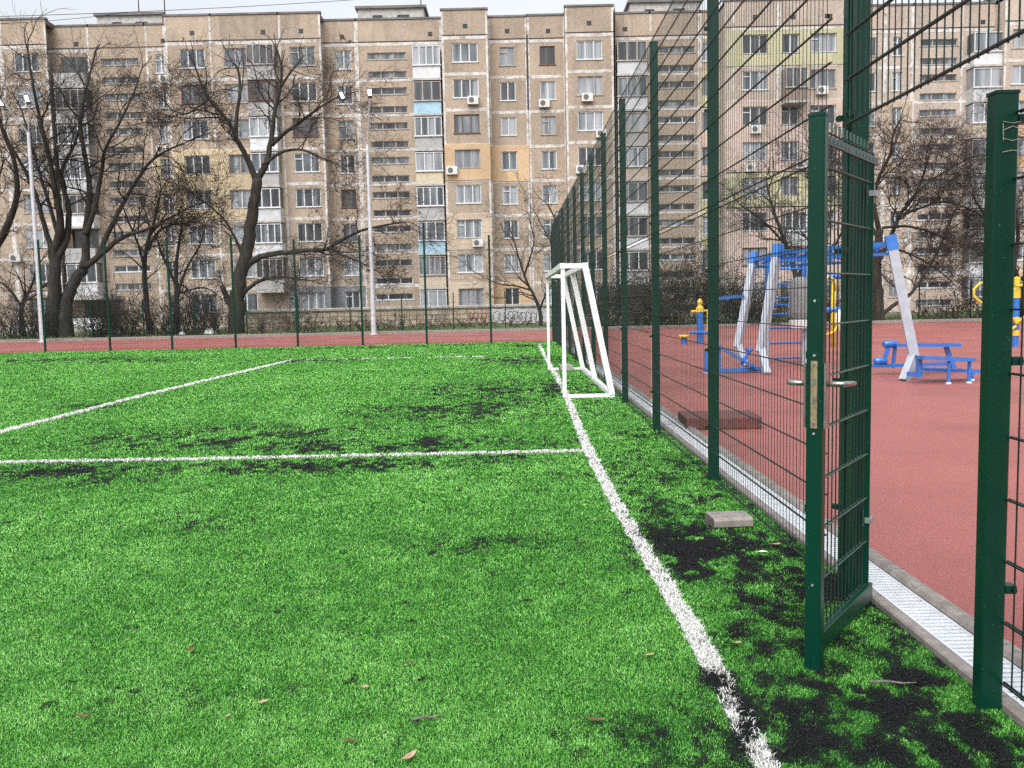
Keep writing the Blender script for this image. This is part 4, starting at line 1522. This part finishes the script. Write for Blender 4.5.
# ------------------------------------------------------------------ bare trees
class Tree:
    def __init__(s, label, base, seed, cat='tree', group='bare winter trees between the track and the block'):
        s.r = random.Random(seed)
        s.root = thing('bare_tree', label, cat, base, 0, group)
        s.base = Vector(base)
        s.trunk, s.crown = MB(), MB()
        s.tips = []

    def limb(s, pix, r0, r1, Y, dyend=0.0, mb=None, kids=7, klen=2.6, sides=8):
        """a main limb read off the photo as pixels; dyend = how far it leans away in depth"""
        n_ = len(pix)
        pts = [at(px, py, Y + dyend * (k / (n_ - 1)) ** 1.3) - s.base for k, (px, py) in enumerate(pix)]
        # smooth
        q = []
        for k in range(n_ - 1):
            p0, p1, p2, p3 = pts[max(k - 1, 0)], pts[k], pts[k + 1], pts[min(k + 2, n_ - 1)]
            for j in range(4):
                t = j / 4
                q.append(.5 * ((2 * p1) + (p2 - p0) * t + (2 * p0 - 5 * p1 + 4 * p2 - p3) * t * t + (3 * p1 - p0 - 3 * p2 + p3) * t ** 3))
        q.append(pts[-1])
        L_ = len(q) - 1
        r0, r1 = r0 * (.9 if r0 > .35 else .76), r1 * .72
        rad = [r0 + (r1 - r0) * (k / L_) ** .8 for k in range(L_ + 1)]
        q = [p + Vector((s.r.gauss(0, .10 * r_), s.r.gauss(0, .1 * r_), s.r.gauss(0, .1 * r_))) for p, r_ in zip(q, rad)]
        s.trunk.tube(q, rad, sides)
        for k in range(kids):
            t = .32 + .68 * (k + s.r.random() * .8) / kids
            i = min(L_ - 1, int(t * L_))
            d = (q[i + 1] - q[i]).normalized()
            s.branch(q[i], s.split(d, s.r.uniform(25, 70)), min(rad[i] * .5, .05), klen * s.r.uniform(.6, 1.15), s.d0)
        d = (q[-1] - q[-2]).normalized()
        for k in range(0 if r1 > .12 else 2):
            s.branch(q[-1], s.split(d, s.r.uniform(8, 35)), r1 * .85, klen * s.r.uniform(.7, 1.1), s.d0)

    def split(s, d, deg):
        ax = d.orthogonal().normalized()
        ax = Matrix.Rotation(s.r.uniform(0, 6.283), 3, d) @ ax
        return (Matrix.Rotation(R(deg), 3, ax) @ d).normalized()

    up = .03
    nk = (5, 5, 2)
    cap = 14.9
    d0 = 0

    def branch(s, p, d, r, L_, depth, maxd=3):
        n_ = 5 if depth < 2 else (4 if depth == 2 else 3)
        if depth and p.z + s.base.z > s.cap + 1.2:
            return
        pts, rad = [p.copy()], [r]
        dirs = [d]
        for k in range(n_):
            d = (d + Vector((s.r.gauss(0, .27), s.r.gauss(0, .27), s.r.gauss(s.up, .25)))).normalized()
            if p.z + s.base.z > s.cap + s.r.gauss(0, 1.0) and d.z > -.1:
                depth = maxd
                if k:
                    break
            p = p + d * (L_ / n_)
            pts.append(p.copy())
            rad.append(max(.0055, r * (1 - .72 * (k + 1) / n_)))
            dirs.append(d)
        (s.trunk if r > .045 else s.crown).tube(pts, rad, 5 if r > .04 else (4 if r > .02 else 3), cap=False)
        if depth >= maxd:
            s.tips.append(pts[-1])
            return
        nk = s.nk[depth]
        nk = s.r.choice((nk - 1, nk, nk + 1))
        for k in range(nk):
            t = .2 + .8 * (k + s.r.random()) / nk
            i = min(n_ - 1, int(t * n_))
            q = pts[i].lerp(pts[i + 1], t * n_ - i)
            s.branch(q, s.split(dirs[i + 1], s.r.uniform(22, 62)), max(.0065, rad[i] * .6), L_ * s.r.uniform(.42, .68), depth + 1, maxd)
        s.branch(pts[-1], s.split(d, s.r.uniform(4, 25)), max(.0065, rad[-1] * .9), L_ * .55, depth + 1, maxd)

    def done(s, twig='twig', pods=0):
        s.trunk.build('trunk', M['bark'], s.root, smooth=True)
        s.crown.build('crown', M[twig], s.root, smooth=True)
        if pods:
            m_ = MB()
            for p in s.r.sample(s.tips, min(pods, len(s.tips))):
                for k in range(s.r.choice((2, 3, 4))):
                    q = p + Vector((s.r.gauss(0, .04), s.r.gauss(0, .04), s.r.gauss(-.02, .04)))
                    e = q + Vector((s.r.gauss(0, .05), s.r.gauss(0, .05), -s.r.uniform(.06, .13)))
                    m_.tube([q, (q + e) / 2, e], [.01, .027, .007], 4)
            tag(m_.build('seed_pods', M['seedpod'], s.root), kind='stuff')


YT = 46.5
# big double-trunked tree at the left
T = Tree('massive bare tree with two dark trunks near the left edge', (at(60, 337, YT).x, YT, 0), 3)
T.cap = 15.9
T.limb([(50, 341), (53, 315), (55, 290), (55, 265), (53, 250)], .46, .34, YT, 0, kids=0)
T.limb([(53, 252), (59, 237), (60, 215), (56, 195), (50, 160), (42, 128), (34, 90), (28, 52)], .33, .06, YT, -1.5, kids=11, klen=3.0)
T.limb([(55, 262), (66, 240), (69, 212), (64, 190), (62, 170), (74, 145), (82, 118), (85, 92)], .26, .05, YT, 1.2, kids=10, klen=2.8)
T.limb([(53, 255), (44, 225), (36, 195), (22, 165), (8, 140), (2, 125)], .2, .05, YT, -1.0, kids=8, klen=2.6)
T.limb([(67, 341), (66, 318), (67, 300), (74, 282), (84, 268)], .44, .34, YT, .6, kids=0)
T.limb([(84, 268), (86, 245), (87, 220), (90, 195), (86, 160), (80, 128), (84, 100), (90, 74), (96, 50)], .30, .05, YT, 1.6, kids=12, klen=3.0)
T.limb([(86, 235), (95, 205), (102, 170), (106, 148), (122, 118), (134, 92), (142, 68)], .2, .045, YT, 2.5, kids=10, klen=2.8)
T.limb([(84, 268), (100, 255), (114, 243), (128, 235), (142, 231), (158, 225), (172, 222)], .24, .05, YT, -1.6, kids=9, klen=2.7)
T.limb([(98, 256), (112, 225), (125, 200), (140, 175), (155, 158), (172, 148), (185, 143)], .2, .045, YT, .5, kids=10, klen=2.7)
T.limb([(58, 235), (48, 200), (40, 175), (30, 140), (22, 112), (14, 95)], .15, .04, YT, 2.0, kids=8, klen=2.5)
T.done('twig')
# the fork tree in the middle
T = Tree('tall bare fork tree with a long low limb reaching right, hung with seed pods', (at(236, 334, YT).x, YT, 0), 8)
T.limb([(235, 338), (237, 310), (238, 290), (243, 265), (249, 235), (254, 205), (257, 178)], .50, .34, YT, 0, kids=0, klen=2.0, sides=12)
T.limb([(257, 182), (252, 170), (244, 152), (236, 138), (229, 122), (217, 108), (208, 98), (201, 82), (195, 66)], .24, .05, YT, -1.0, kids=12, klen=2.7)
T.limb([(236, 138), (237, 115), (240, 92), (238, 70), (231, 60), (226, 50)], .15, .045, YT, 1.2, kids=11, klen=2.6)
T.limb([(208, 100), (196, 108), (186, 114), (172, 110)], .09, .035, YT, -1.6, kids=7, klen=1.9)
T.limb([(257, 180), (266, 163), (271, 140), (275, 110), (281, 84), (281, 66), (278, 52)], .25, .05, YT, 1.0, kids=13, klen=2.7)
T.limb([(272, 145), (286, 132), (300, 122), (316, 110), (330, 101), (340, 96)], .15, .04, YT, -1.4, kids=11, klen=2.3)
T.limb([(281, 86), (292, 70), (298, 64), (303, 55)], .10, .04, YT, 1.8, kids=9, klen=2.2)
T.limb([(262, 166), (282, 152), (302, 150), (322, 158), (336, 164), (346, 170)], .12, .035, YT, -1.6, kids=10, klen=2.0)
T.limb([(244, 268), (256, 259), (272, 254), (292, 252), (312, 250), (326, 249), (342, 240), (358, 232), (380, 226), (404, 222)], .24, .05, YT, -2.2, kids=14, klen=2.2)
T.limb([(330, 248), (345, 256), (360, 262), (378, 272)], .09, .03, YT - 1.2, -1.0, kids=7, klen=1.6)
T.limb([(240, 297), (250, 287), (262, 280), (280, 277), (296, 279), (312, 281)], .17, .04, YT, -1.6, kids=9, klen=1.8)
T.limb([(245, 262), (236, 240), (226, 222), (212, 208), (200, 200)], .13, .04, YT, 1.4, kids=9, klen=2.2)
T.limb([(236, 320), (228, 300), (222, 285)], .26, .17, YT, -.4, kids=1, klen=1.0)
T.done('twig_red', pods=160)
# slimmer trees between and around them
specs = [
    ('slim bare tree between the massive tree and the fork tree', 149, 334, 12, [([(151, 336), (146, 300), (144, 270), (147, 245), (154, 222), (160, 195)], .24, .07), ([(145, 275), (140, 250), (130, 225), (122, 205)], .12, .04), ([(150, 235), (162, 222), (178, 214), (195, 205)], .12, .04), ([(148, 250), (158, 232), (172, 225), (190, 222), (207, 212)], .12, .04)]),
    ('bare tree with a fan of thin stems left of the fork tree', 177, 334, 13, [([(177, 336), (177, 305), (176, 275), (178, 250), (182, 225)], .25, .06), ([(177, 300), (182, 280), (190, 262), (200, 245), (206, 225)], .12, .04), ([(176, 285), (168, 268), (160, 250), (156, 235)], .12, .04), ([(177, 295), (190, 290), (206, 288), (218, 295)], .1, .03)]),
    ('small leaning bare tree at the left edge beside the lamp post', 24, 334, 14, [([(24, 336), (21, 315), (24, 300), (32, 285), (36, 268)], .2, .07), ([(22, 310), (15, 296), (6, 286), (-4, 280)], .1, .04), ([(27, 300), (34, 296), (42, 288), (50, 280)], .09, .03)]),
    ('bare tree cut off by the left edge with limbs bending in', -22, 338, 15, [([(-22, 340), (-20, 300), (-10, 265), (0, 240), (12, 215), (17, 190), (14, 160), (4, 135), (-4, 110)], .36, .06), ([(-10, 262), (-12, 230), (-8, 200), (-2, 180), (4, 160)], .16, .05)]),
    ('thin bare tree behind the white goal, against the orange ground floor', 533, 333, 16, [([(541, 333), (540, 312), (534, 296), (526, 280), (520, 262), (514, 240)], .17, .05), ([(540, 310), (545, 296), (552, 284)], .09, .03), ([(530, 290), (516, 286), (500, 284), (485, 278)], .08, .03), ([(524, 276), (530, 258), (534, 240), (530, 222)], .08, .03)]),
    ('bare tree rising above the fence top beside the goal', 566, 332, 17, [([(566, 333), (565, 300), (562, 270), (560, 245), (556, 222), (548, 205)], .17, .05), ([(562, 265), (553, 246), (545, 232), (536, 214)], .08, .03)]),
]
for lab, bxp, byp, sd_, limbs in specs:
    Yt = 47 if sd_ % 2 else 48.5
    T = Tree(lab, (at(bxp, byp, Yt).x, Yt, 0), sd_)
    T.d0 = 0 if sd_ in (12, 13, 15) else 1
    T.nk = (4, 3, 3)
    for k, (px_, r0, r1) in enumerate(limbs):
        T.limb(px_, r0, r1, Yt, T.r.uniform(-1.2, 1.2) if k else 0, kids=9 if k == 0 else 7, klen=1.9)
    T.done(rng.choice(['twig', 'twig_red']))
YQ = 43.9
T = Tree('big bare spreading tree behind the silver gym pole at the right', (at(880, 328, YQ).x, YQ, 0), 21)
T.nk = (6, 5, 3)
T.cap = 10.6
T.limb([(878, 331), (878, 305), (877, 280), (876, 255), (880, 230)], .36, .24, YQ, 0, kids=0, klen=2.4)
T.limb([(880, 232), (874, 205), (878, 180), (890, 155), (893, 135), (900, 120)], .17, .045, YQ, -1.2, kids=14, klen=2.1)
T.limb([(878, 262), (890, 238), (900, 215), (915, 195), (925, 170), (930, 150)], .17, .045, YQ, 1.2, kids=14, klen=2.1)
T.limb([(878, 318), (892, 306), (908, 296), (922, 278), (938, 250), (950, 222), (962, 198)], .16, .04, YQ, -1.6, kids=14, klen=2.0)
T.limb([(879, 240), (866, 215), (856, 192), (850, 170), (846, 150)], .13, .04, YQ, .6, kids=12, klen=2.0)
T.limb([(900, 216), (920, 208), (942, 202), (962, 206), (980, 215)], .10, .04, YQ, 1.6, kids=12, klen=1.9)
T.limb([(882, 228), (905, 226), (930, 232), (950, 240), (970, 248)], .10, .04, YQ, -.6, kids=12, klen=1.9)
T.limb([(882, 250), (898, 250), (918, 258), (938, 270), (955, 285)], .09, .03, YQ, 1.0, kids=11, klen=1.7)
T.limb([(905, 205), (925, 185), (945, 172), (965, 160), (985, 155)], .09, .03, YQ, -1.0, kids=11, klen=1.9)
T.done('twig_red')
T = Tree('bare tree with pale twigs seen through the mesh between two tall fence posts', (at(800, 330, 45.5).x, 45.5, 0), 22)
T.limb([(800, 330), (798, 300), (794, 270), (784, 240), (775, 215), (768, 190)], .25, .06, 45.5, 0, kids=10, klen=2.3)
T.limb([(796, 285), (806, 255), (814, 225), (818, 195), (816, 170)], .16, .05, 45.5, 1, kids=10, klen=2.3)
T.limb([(786, 245), (770, 228), (756, 215), (744, 208)], .1, .04, 45.5, -1, kids=8, klen=1.9)
T.limb([(800, 290), (822, 262), (838, 240), (848, 215)], .13, .04, 45.5, 1, kids=8, klen=2.2)
T.done('twig')
T = Tree('bare tree at the right edge behind the short gate post', (at(1020, 325, 45.5).x, 45.5, 0), 23)
T.limb([(1024, 326), (1020, 290), (1012, 262), (1002, 240), (990, 222), (975, 200)], .24, .06, 45.5, -1, kids=10, klen=2.2)
T.limb([(1014, 265), (1018, 235), (1014, 205), (1006, 180), (1000, 150)], .16, .05, 45.5, 1, kids=10, klen=2.3)
T.limb([(1022, 280), (1040, 250), (1052, 220)], .14, .05, 45.5, 1, kids=8, klen=2.3)
T.done('twig')


# ------------------------------------------------------------------ brush: thickets of bare stems, and one dark withered mass
def thicket(label, pxs, py, Y, h, n_stems, seed, leaf=0, width=None, mat='twig'):
    r = random.Random(seed)
    xa, xb = at(pxs[0], py, Y).x, at(pxs[1], py, Y).x
    base = Vector(((xa + xb) / 2, Y, .1))
    t = thing('bare_shrub' if not leaf else 'withered_shrub', label, 'shrub', base, 0, 'shrubs along the verge')
    st, lv = MB(), MB()
    for k in range(n_stems):
        x_ = r.uniform(xa, xb) - base.x
        y_ = r.uniform(-.8, .8)
        p = Vector((x_, y_, 0))
        d = Vector((r.gauss(0, .35), r.gauss(0, .3), 1)).normalized()
        hh = h * r.uniform(.45, 1.1) * (1 - .35 * abs(2 * (x_) / max(.1, xb - xa)) ** 2)
        pts = [p]
        for j in range(5):
            d = (d + Vector((r.gauss(0, .25), r.gauss(0, .2), r.gauss(-.04, .15)))).normalized()
            pts.append(pts[-1] + d * hh / 5)
        st.tube(pts, [.018, .015, .012, .01, .008, .006], 3, cap=False)
        for j in range(9):
            i = r.randint(1, 4)
            q = pts[i].lerp(pts[i + 1], r.random())
            d2 = (d + Vector((r.gauss(0, .8), r.gauss(0, .7), r.gauss(0, .5)))).normalized()
            L_ = hh * r.uniform(.12, .3)
            e = q + d2 * L_
            mid = (q + e) / 2 + Vector((r.gauss(0, .05), r.gauss(0, .05), r.gauss(0, .05)))
            st.tube([q, mid, e], [.009, .007, .005], 3, cap=False)
            for q2 in range(leaf):
                c_ = q.lerp(e, r.random()) + Vector((r.gauss(0, .12), r.gauss(0, .12), r.gauss(0, .12)))
                a_ = Vector((r.gauss(0, 1), r.gauss(0, 1), r.gauss(0, 1))).normalized() * r.uniform(.035, .07)
                b2 = a_.orthogonal().normalized() * r.uniform(.02, .035)
                lv.face([c_ - a_, c_ + b2, c_ + a_, c_ - b2])
    st.build('stems', M[mat], t)
    if leaf:
        lv.build('foliage', M['dead_leaf'], t)
    return t


thicket('low bare brush left of the massive tree', (0, 50), 336, 46, 3.0, 120, 31)
thicket('tangled bare brush between the massive tree and the slim tree', (88, 140), 336, 45.6, 3.2, 170, 32)
thicket('bare brush under the fan of thin stems', (150, 225), 336, 46.5, 2.9, 200, 33)
thicket('dry brush in front of the tiled wall right of the fork tree', (255, 320), 335, 46, 1.5, 70, 34, mat='twig_red')
thicket('reddish dry brush at the foot of the grey lamp post right of the fork tree', (325, 420), 334, 47, 1.1, 80, 35, mat='twig_red')
thicket('reddish dry brush in front of the graffiti', (425, 545), 333, 48, .75, 80, 36, mat='twig_red')
thicket('dark withered shrub behind the fence beside the goal', (575, 650), 332, 44.6, 3.0, 150, 37, leaf=3)
thicket('tallest dark withered shrub, behind the yellow spinner', (645, 745), 331, 44.2, 4.6, 240, 38, leaf=4)
thicket('dark brush behind the blue wall bars', (735, 860), 330, 44.0, 2.4, 200, 39, leaf=2)
thicket('bare brush behind the benches at the right', (905, 1040), 328, 44.6, 1.6, 120, 40)
# fallen trunk leaning in the dark shrub
m_ = MB()
m_.tube([at(662, 321, 43.95), at(672, 308, 43.95), at(684, 296, 43.95)], [.16, .14, .10], 8)
m_.tube([at(672, 308, 43.95), at(690, 311, 43.9)], [.09, .05], 6)
tag(m_.build('leaning_log', M['bark'], smooth=True), 'broken pale trunk leaning in the tallest dark withered shrub', 'log')

# ------------------------------------------------------------------ outdoor gym behind the fence
def pts_at(lst):
    return [at(px, py, Y) for px, py, Y in lst]


GZ = .012
# monkey bars on bent silver legs
A_b, A_k, A_t = gnd(767, 375, GZ), at(761, 350, 16.6), at(778, 249, 16.9)
B_b, B_k, B_t = gnd(745, 367, GZ), at(738, 346, 18.4), at(754, 257, 18.9)
C_b, C_k, C_t = gnd(904, 381, GZ), at(914, 356, 14.6), at(891, 240, 14.7)
D_t = C_t + (B_t - A_t)
D_b = Vector((D_t.x + .35, D_t.y, GZ))
D_k = Vector((D_t.x + .55, D_t.y, .45))
mk = thing('monkey_bars', 'silver and blue overhead ladder on bent silver legs behind the gate', 'gym equipment', (A_b.x, A_b.y, GZ))
o_ = Vector((A_b.x, A_b.y, GZ))


def gbar(root, name, p0, p1, wx, wy, mat, off):
    b_ = MB()
    b_.bar(Vector(p0) - off, Vector(p1) - off, wx, wy)
    return b_.build(name, M[mat], root)


for b0, k0, t0 in ((A_b, A_k, A_t), (B_b, B_k, B_t), (C_b, C_k, C_t)):
    m_ = MB()
    dn = (k0 - b0).normalized()
    m_.bar(b0 - o_, k0 - o_ + dn * .03, .12, .14)
    m_.bar(k0 - o_ - (t0 - k0).normalized() * .03, t0 - o_, .125, .145)
    lg = m_.build('leg', M['silver'], mk)
    up_ = (t0 - k0).normalized()
    gbar(lg, 'leg_cap', t0 - up_ * .16, t0 + up_ * .08, .15, .17, 'blue', o_)
for p0, p1, nm in ((A_t, C_t, 'rail'), (B_t, D_t, 'rail'), (A_t, B_t, 'end_bar'), (C_t, D_t, 'end_bar')):
    gbar(mk, nm, p0 - Vector((0, 0, .06)), p1 - Vector((0, 0, .06)), .06, .07, 'blue', o_)
    if nm == 'rail':
        gbar(mk, nm, p0 - Vector((0, 0, .22)), p1 - Vector((0, 0, .22)), .05, .05, 'blue', o_)
for k in range(1, 10):
    t = k / 10
    gbar(mk, 'rung', A_t.lerp(C_t, t) - Vector((0, 0, .14)), B_t.lerp(D_t, t) - Vector((0, 0, .14)), .04, .04, 'blue', o_)
# dip handle reaching left from the rear leg
pL, pR = at(716, 299, 18.6), at(744, 296, 18.6)
gbar(mk, 'dip_handle', pL, pR, .05, .05, 'blue', o_)
gbar(mk, 'dip_handle', pL + Vector((0, .5, 0)), pR + Vector((0, .5, 0)), .05, .05, 'blue', o_)

# wall bars
YB = 19.2
wb0 = gnd(803, 362, GZ)
wbL, wbR = at(767, 300, YB).x, at(804, 300, YB).x
wb = thing('wall_bars', 'blue wall bars with silver lower posts under the overhead ladder', 'gym equipment', (wbL, YB, GZ))
zt_ = at(785, 257, YB).z
zm_ = at(785, 306, YB).z
for xk in (0, wbR - wbL):
    m_ = MB()
    m_.bevbox((xk - .05, -.05, 0), (xk + .05, .05, zm_), .01)
    pp = m_.build('post', M['silver'], wb)
    m_ = MB()
    m_.bevbox((xk - .045, -.045, zm_ + .001), (xk + .045, .045, zt_), .01)
    m_.build('post_sleeve', M['blue'], pp)
for py in (269, 284, 298, 305, 314, 328, 343, 358):
    z = at(785, py, YB).z - GZ
    m_ = MB()
    m_.tube([(.05, 0, z), (wbR - wbL - .05, 0, z)], .022, 8)
    m_.build('rung', M['blue'], wb)

# punch bag
YPB = 18.0
pc = at(805, 298, YPB)
pb_ = thing('punch_bag', 'grey rounded punch bag with a white lower end hanging by the wall bars', 'gym equipment', (pc.x, YPB, pc.z))
hh = (319 - 277) / 2 * YPB / FOC
m_ = MB()
m_.lathe((0, 0, 0), [(.0, -hh), (.18, -hh), (.27, -hh * .86), (.3, -hh * .6), (.3, hh * .55), (.27, hh * .82), (.18, hh), (.0, hh)], 20)
m_.build('padded_body', M['grey_pad'], pb_, smooth=True)
m_ = MB()
m_.lathe((0, 0, 0), [(.0, -hh - .17), (.28, -hh - .17), (.31, -hh - .02), (.19, -hh - .002)], 20)
m_.build('lower_cap', M['white_paint'], pb_)
m_ = MB()
m_.tube([(0, 0, -hh - .17), (0, 0, -pc.z + GZ)], .05, 10)
m_.build('stand_pipe', M['silver'], pb_)
m_ = MB()
m_.tube([(0, 0, hh), (0, 0, 2.25 - pc.z)], .015, 6)
m_.build('hanger', M['blue'], pb_)

# sit-up bench left of the legs
s0 = gnd(763, 372, GZ)
sb = thing('sit_up_bench', 'sloping blue sit up bench with a foot bracket beside the silver legs', 'gym equipment', (s0.x, s0.y, GZ))
so_ = Vector((s0.x, s0.y, GZ))
Ys = s0.y
gbar(sb, 'sloping_board', at(718, 346, Ys), at(757, 369, Ys), .26, .05, 'blue', so_)
gbar(sb, 'base_beam', at(706, 371, Ys), at(763, 369, Ys), .07, .07, 'blue', so_)
gbar(sb, 'upright', at(706, 373, Ys), at(706, 350, Ys), .06, .06, 'blue', so_)
gbar(sb, 'upright', at(719, 371, Ys), at(719, 347, Ys), .06, .06, 'blue', so_)
m_ = MB()
for a_, b_ in (((741, 365), (749, 352)), ((749, 352), (746, 348)), ((749, 352), (752, 349))):
    m_.tube([at(*a_, Ys) - so_, at(*b_, Ys) - so_], .035, 8)
m_.build('foot_bracket', M['blue'], sb)
m_ = MB()
m_.lathe((at(706, 374, Ys) - so_), [(.06, -.02), (.06, .03)], 10)
m_.build('foot_plate', M['silver'], sb)

# benches right of the gate, hung on the third silver leg
Yb = 15.6
bo = Vector((at(920, 360, Yb).x, Yb, GZ))
bn = thing('leg_press_bench', 'long blue bench with padded leg rollers behind the silver pole', 'gym equipment', bo)
gbar(bn, 'board', at(893, 345, Yb), at(957, 345, Yb), .30, .05, 'blue', bo)
for (a_, b_) in (((883, 344), (897, 344)), ((874, 361), (887, 361))):
    m_ = MB()
    p0, p1 = at(*a_, Yb) - bo, at(*b_, Yb) - bo
    m_.tube([p0, p0.lerp(p1, .08), p0.lerp(p1, .92), p1], [.04, .065, .065, .04], 12)
    m_.build('roller', M['blue'], bn, smooth=True)
gbar(bn, 'roller_arm', at(889, 346, Yb), at(884, 360, Yb), .06, .06, 'blue', bo)
gbar(bn, 'leg', at(946, 347, Yb), at(954, 368, Yb), .06, .07, 'blue', bo)
gbar(bn, 'leg', at(895, 347, Yb + .02), at(893, 368, Yb + .02), .05, .05, 'blue', bo)
gbar(bn, 'base_beam', at(872, 366, Yb), at(948, 364, Yb), .06, .06, 'blue', bo)
Yn = 13.9
no = Vector((at(945, 383, Yn).x, Yn, GZ))
nb = thing('step_bench', 'blue two level step bench standing right of the silver pole', 'gym equipment', no)
gbar(nb, 'seat_board', at(919, 357.5, Yn), at(971, 359.5, Yn), .30, .05, 'blue', no)
gbar(nb, 'lower_board', at(921, 369, Yn + .45), at(977, 371, Yn + .45), .26, .05, 'blue', no)
gbar(nb, 'hanger_post', at(919, 377, Yn + .1), at(919, 356, Yn + .1), .08, .07, 'blue', no)
gbar(nb, 'bracket', at(908, 374, Yn + .3), at(919, 374, Yn + .1), .06, .07, 'blue', no)
for px, py0, py1, Yk in ((949, 384, 361, Yn - .08), (969.5, 383, 361, Yn - .05), (972.5, 381, 372, Yn + .35)):
    p = at(px, py1, Yk)
    m_ = MB()
    m_.tube([(p.x - no.x, p.y - no.y, .03), (p.x - no.x, p.y - no.y, p.z - GZ)], .028, 10)
    lg = m_.build('leg', M['blue'], nb)
    m_ = MB()
    m_.lathe((p.x - no.x, p.y - no.y, -.0), [(.045, .0), (.045, .012), (.032, .03)], 10)
    m_.build('foot', M['pole'], lg)

# yellow and blue twister far left of the gym
Yt = 27.6
to = Vector((at(700, 344, Yt).x, Yt, GZ))
tw_ = thing('twister', 'blue post with yellow handles beside the dark shrub', 'gym equipment', to)
m_ = MB()
m_.tube([(0, 0, 0), (0, 0, at(700, 312, Yt).z - GZ)], .10, 12)
m_.build('post', M['blue'], tw_)
zt_ = at(700, 312, Yt).z - GZ
m_ = MB()
m_.lathe((0, 0, zt_), [(.12, 0), (.12, .12), (.06, .2), (.09, .3), (.05, .38), (.0, .42)], 12)
m_.build('post_cap', M['yellow'], tw_)
m_ = MB()
m_.tube([(-.27, 0, zt_ + .02), (.24, 0, zt_ + .04), (.25, -.02, zt_ - .55), (.2, -.02, zt_ - .7)], .045, 8)
m_.build('handle', M['yellow'], tw_)
m_ = MB()
m_.tube([(-.32, -.1, zt_ - .62), (.28, -.1, zt_ - .62)], .05, 8)
m_.build('cross_arm', M['blue'], tw_)
sx = at(684, 344, Yt).x
st_ = thing('gym_stool', 'small round stool with a yellow top beside the blue and yellow post', 'gym equipment', (sx, Yt, GZ))
m_ = MB()
m_.tube([(0, 0, 0), (0, 0, .22)], .09, 12)
m_.build('post', M['blue'], st_)
m_ = MB()
m_.lathe((0, 0, .221), [(.16, 0), (.17, .04), (.12, .07), (.0, .075)], 14)
m_.build('seat', M['yellow'], st_)
# stepper behind the gate leaf
Ye = 21.0
eo = Vector((at(832, 345, Ye).x, Ye, GZ))
el = thing('elliptical_walker', 'yellow and blue walking machine seen through the gate mesh', 'gym equipment', eo)
def ytube(root, name, lst, Y, off, r, mat):
    m_ = MB()
    m_.tube([at(px, py, Y) - off for px, py in lst], r, 10)
    return m_.build(name, M[mat], root, smooth=True)
ytube(el, 'post', [(833, 347), (833, 312), (834, 282)], Ye, eo, .05, 'yellow')
ytube(el, 'handle', [(825, 300), (824, 285), (828, 276), (834, 279), (836, 290)], Ye - .05, eo, .03, 'yellow')
ytube(el, 'cross_bar', [(826, 277), (846, 276)], Ye, eo, .07, 'blue')
ytube(el, 'cross_bar', [(826, 310), (846, 309)], Ye, eo, .07, 'blue')
ytube(el, 'foot_arm', [(826, 335), (834, 332), (840, 322), (846, 330)], Ye - .1, eo, .035, 'yellow')
m_ = MB()
c_ = at(841, 320, Ye) - eo
m_.lathe(c_, [(.0, -.28), (.13, -.26), (.15, .0), (.12, .24), (.0, .26)], 14)
m_.build('pedal_cover', M['white_paint'], el, smooth=True)
# air walker at the right edge
Yr = 22.8
ro = Vector((at(1015, 347, Yr).x, Yr, GZ))
aw = thing('air_walker', 'blue post with curved yellow handles right of the short gate post', 'gym equipment', ro)
zb = at(1015, 298, Yr).z - GZ
m_ = MB()
m_.tube([(0, 0, 0), (0, 0, zb)], .08, 12)
m_.build('post', M['blue'], aw)
m_ = MB()
m_.lathe((0, 0, zb), [(.095, 0), (.095, .2), (.06, .26), (.08, .34), (.08, .52), (.0, .54)], 12)
m_.build('post_cap', M['yellow'], aw)
m_ = MB()
m_.lathe((0, 0, zb - .95), [(.095, 0), (.095, .14)], 12)
m_.lathe((0, 0, zb - .62), [(.095, 0), (.095, .14)], 12)
m_.build('collar', M['yellow'], aw)
for lst in ([(1012, 284), (996, 283), (980, 283), (974, 289), (974, 296), (980, 302), (990, 306)], [(1016, 286), (1032, 284), (1044, 290), (1040, 302)]):
    ytube(aw, 'handle', lst, Yr - .15, ro, .032, 'yellow')
for lst in ([(1014, 322), (1006, 310), (1002, 296)], [(1016, 326), (1004, 335), (1010, 342)], [(1016, 324), (1028, 314), (1036, 318)]):
    ytube(aw, 'foot_arm', lst, Yr - .1, ro, .034, 'yellow')
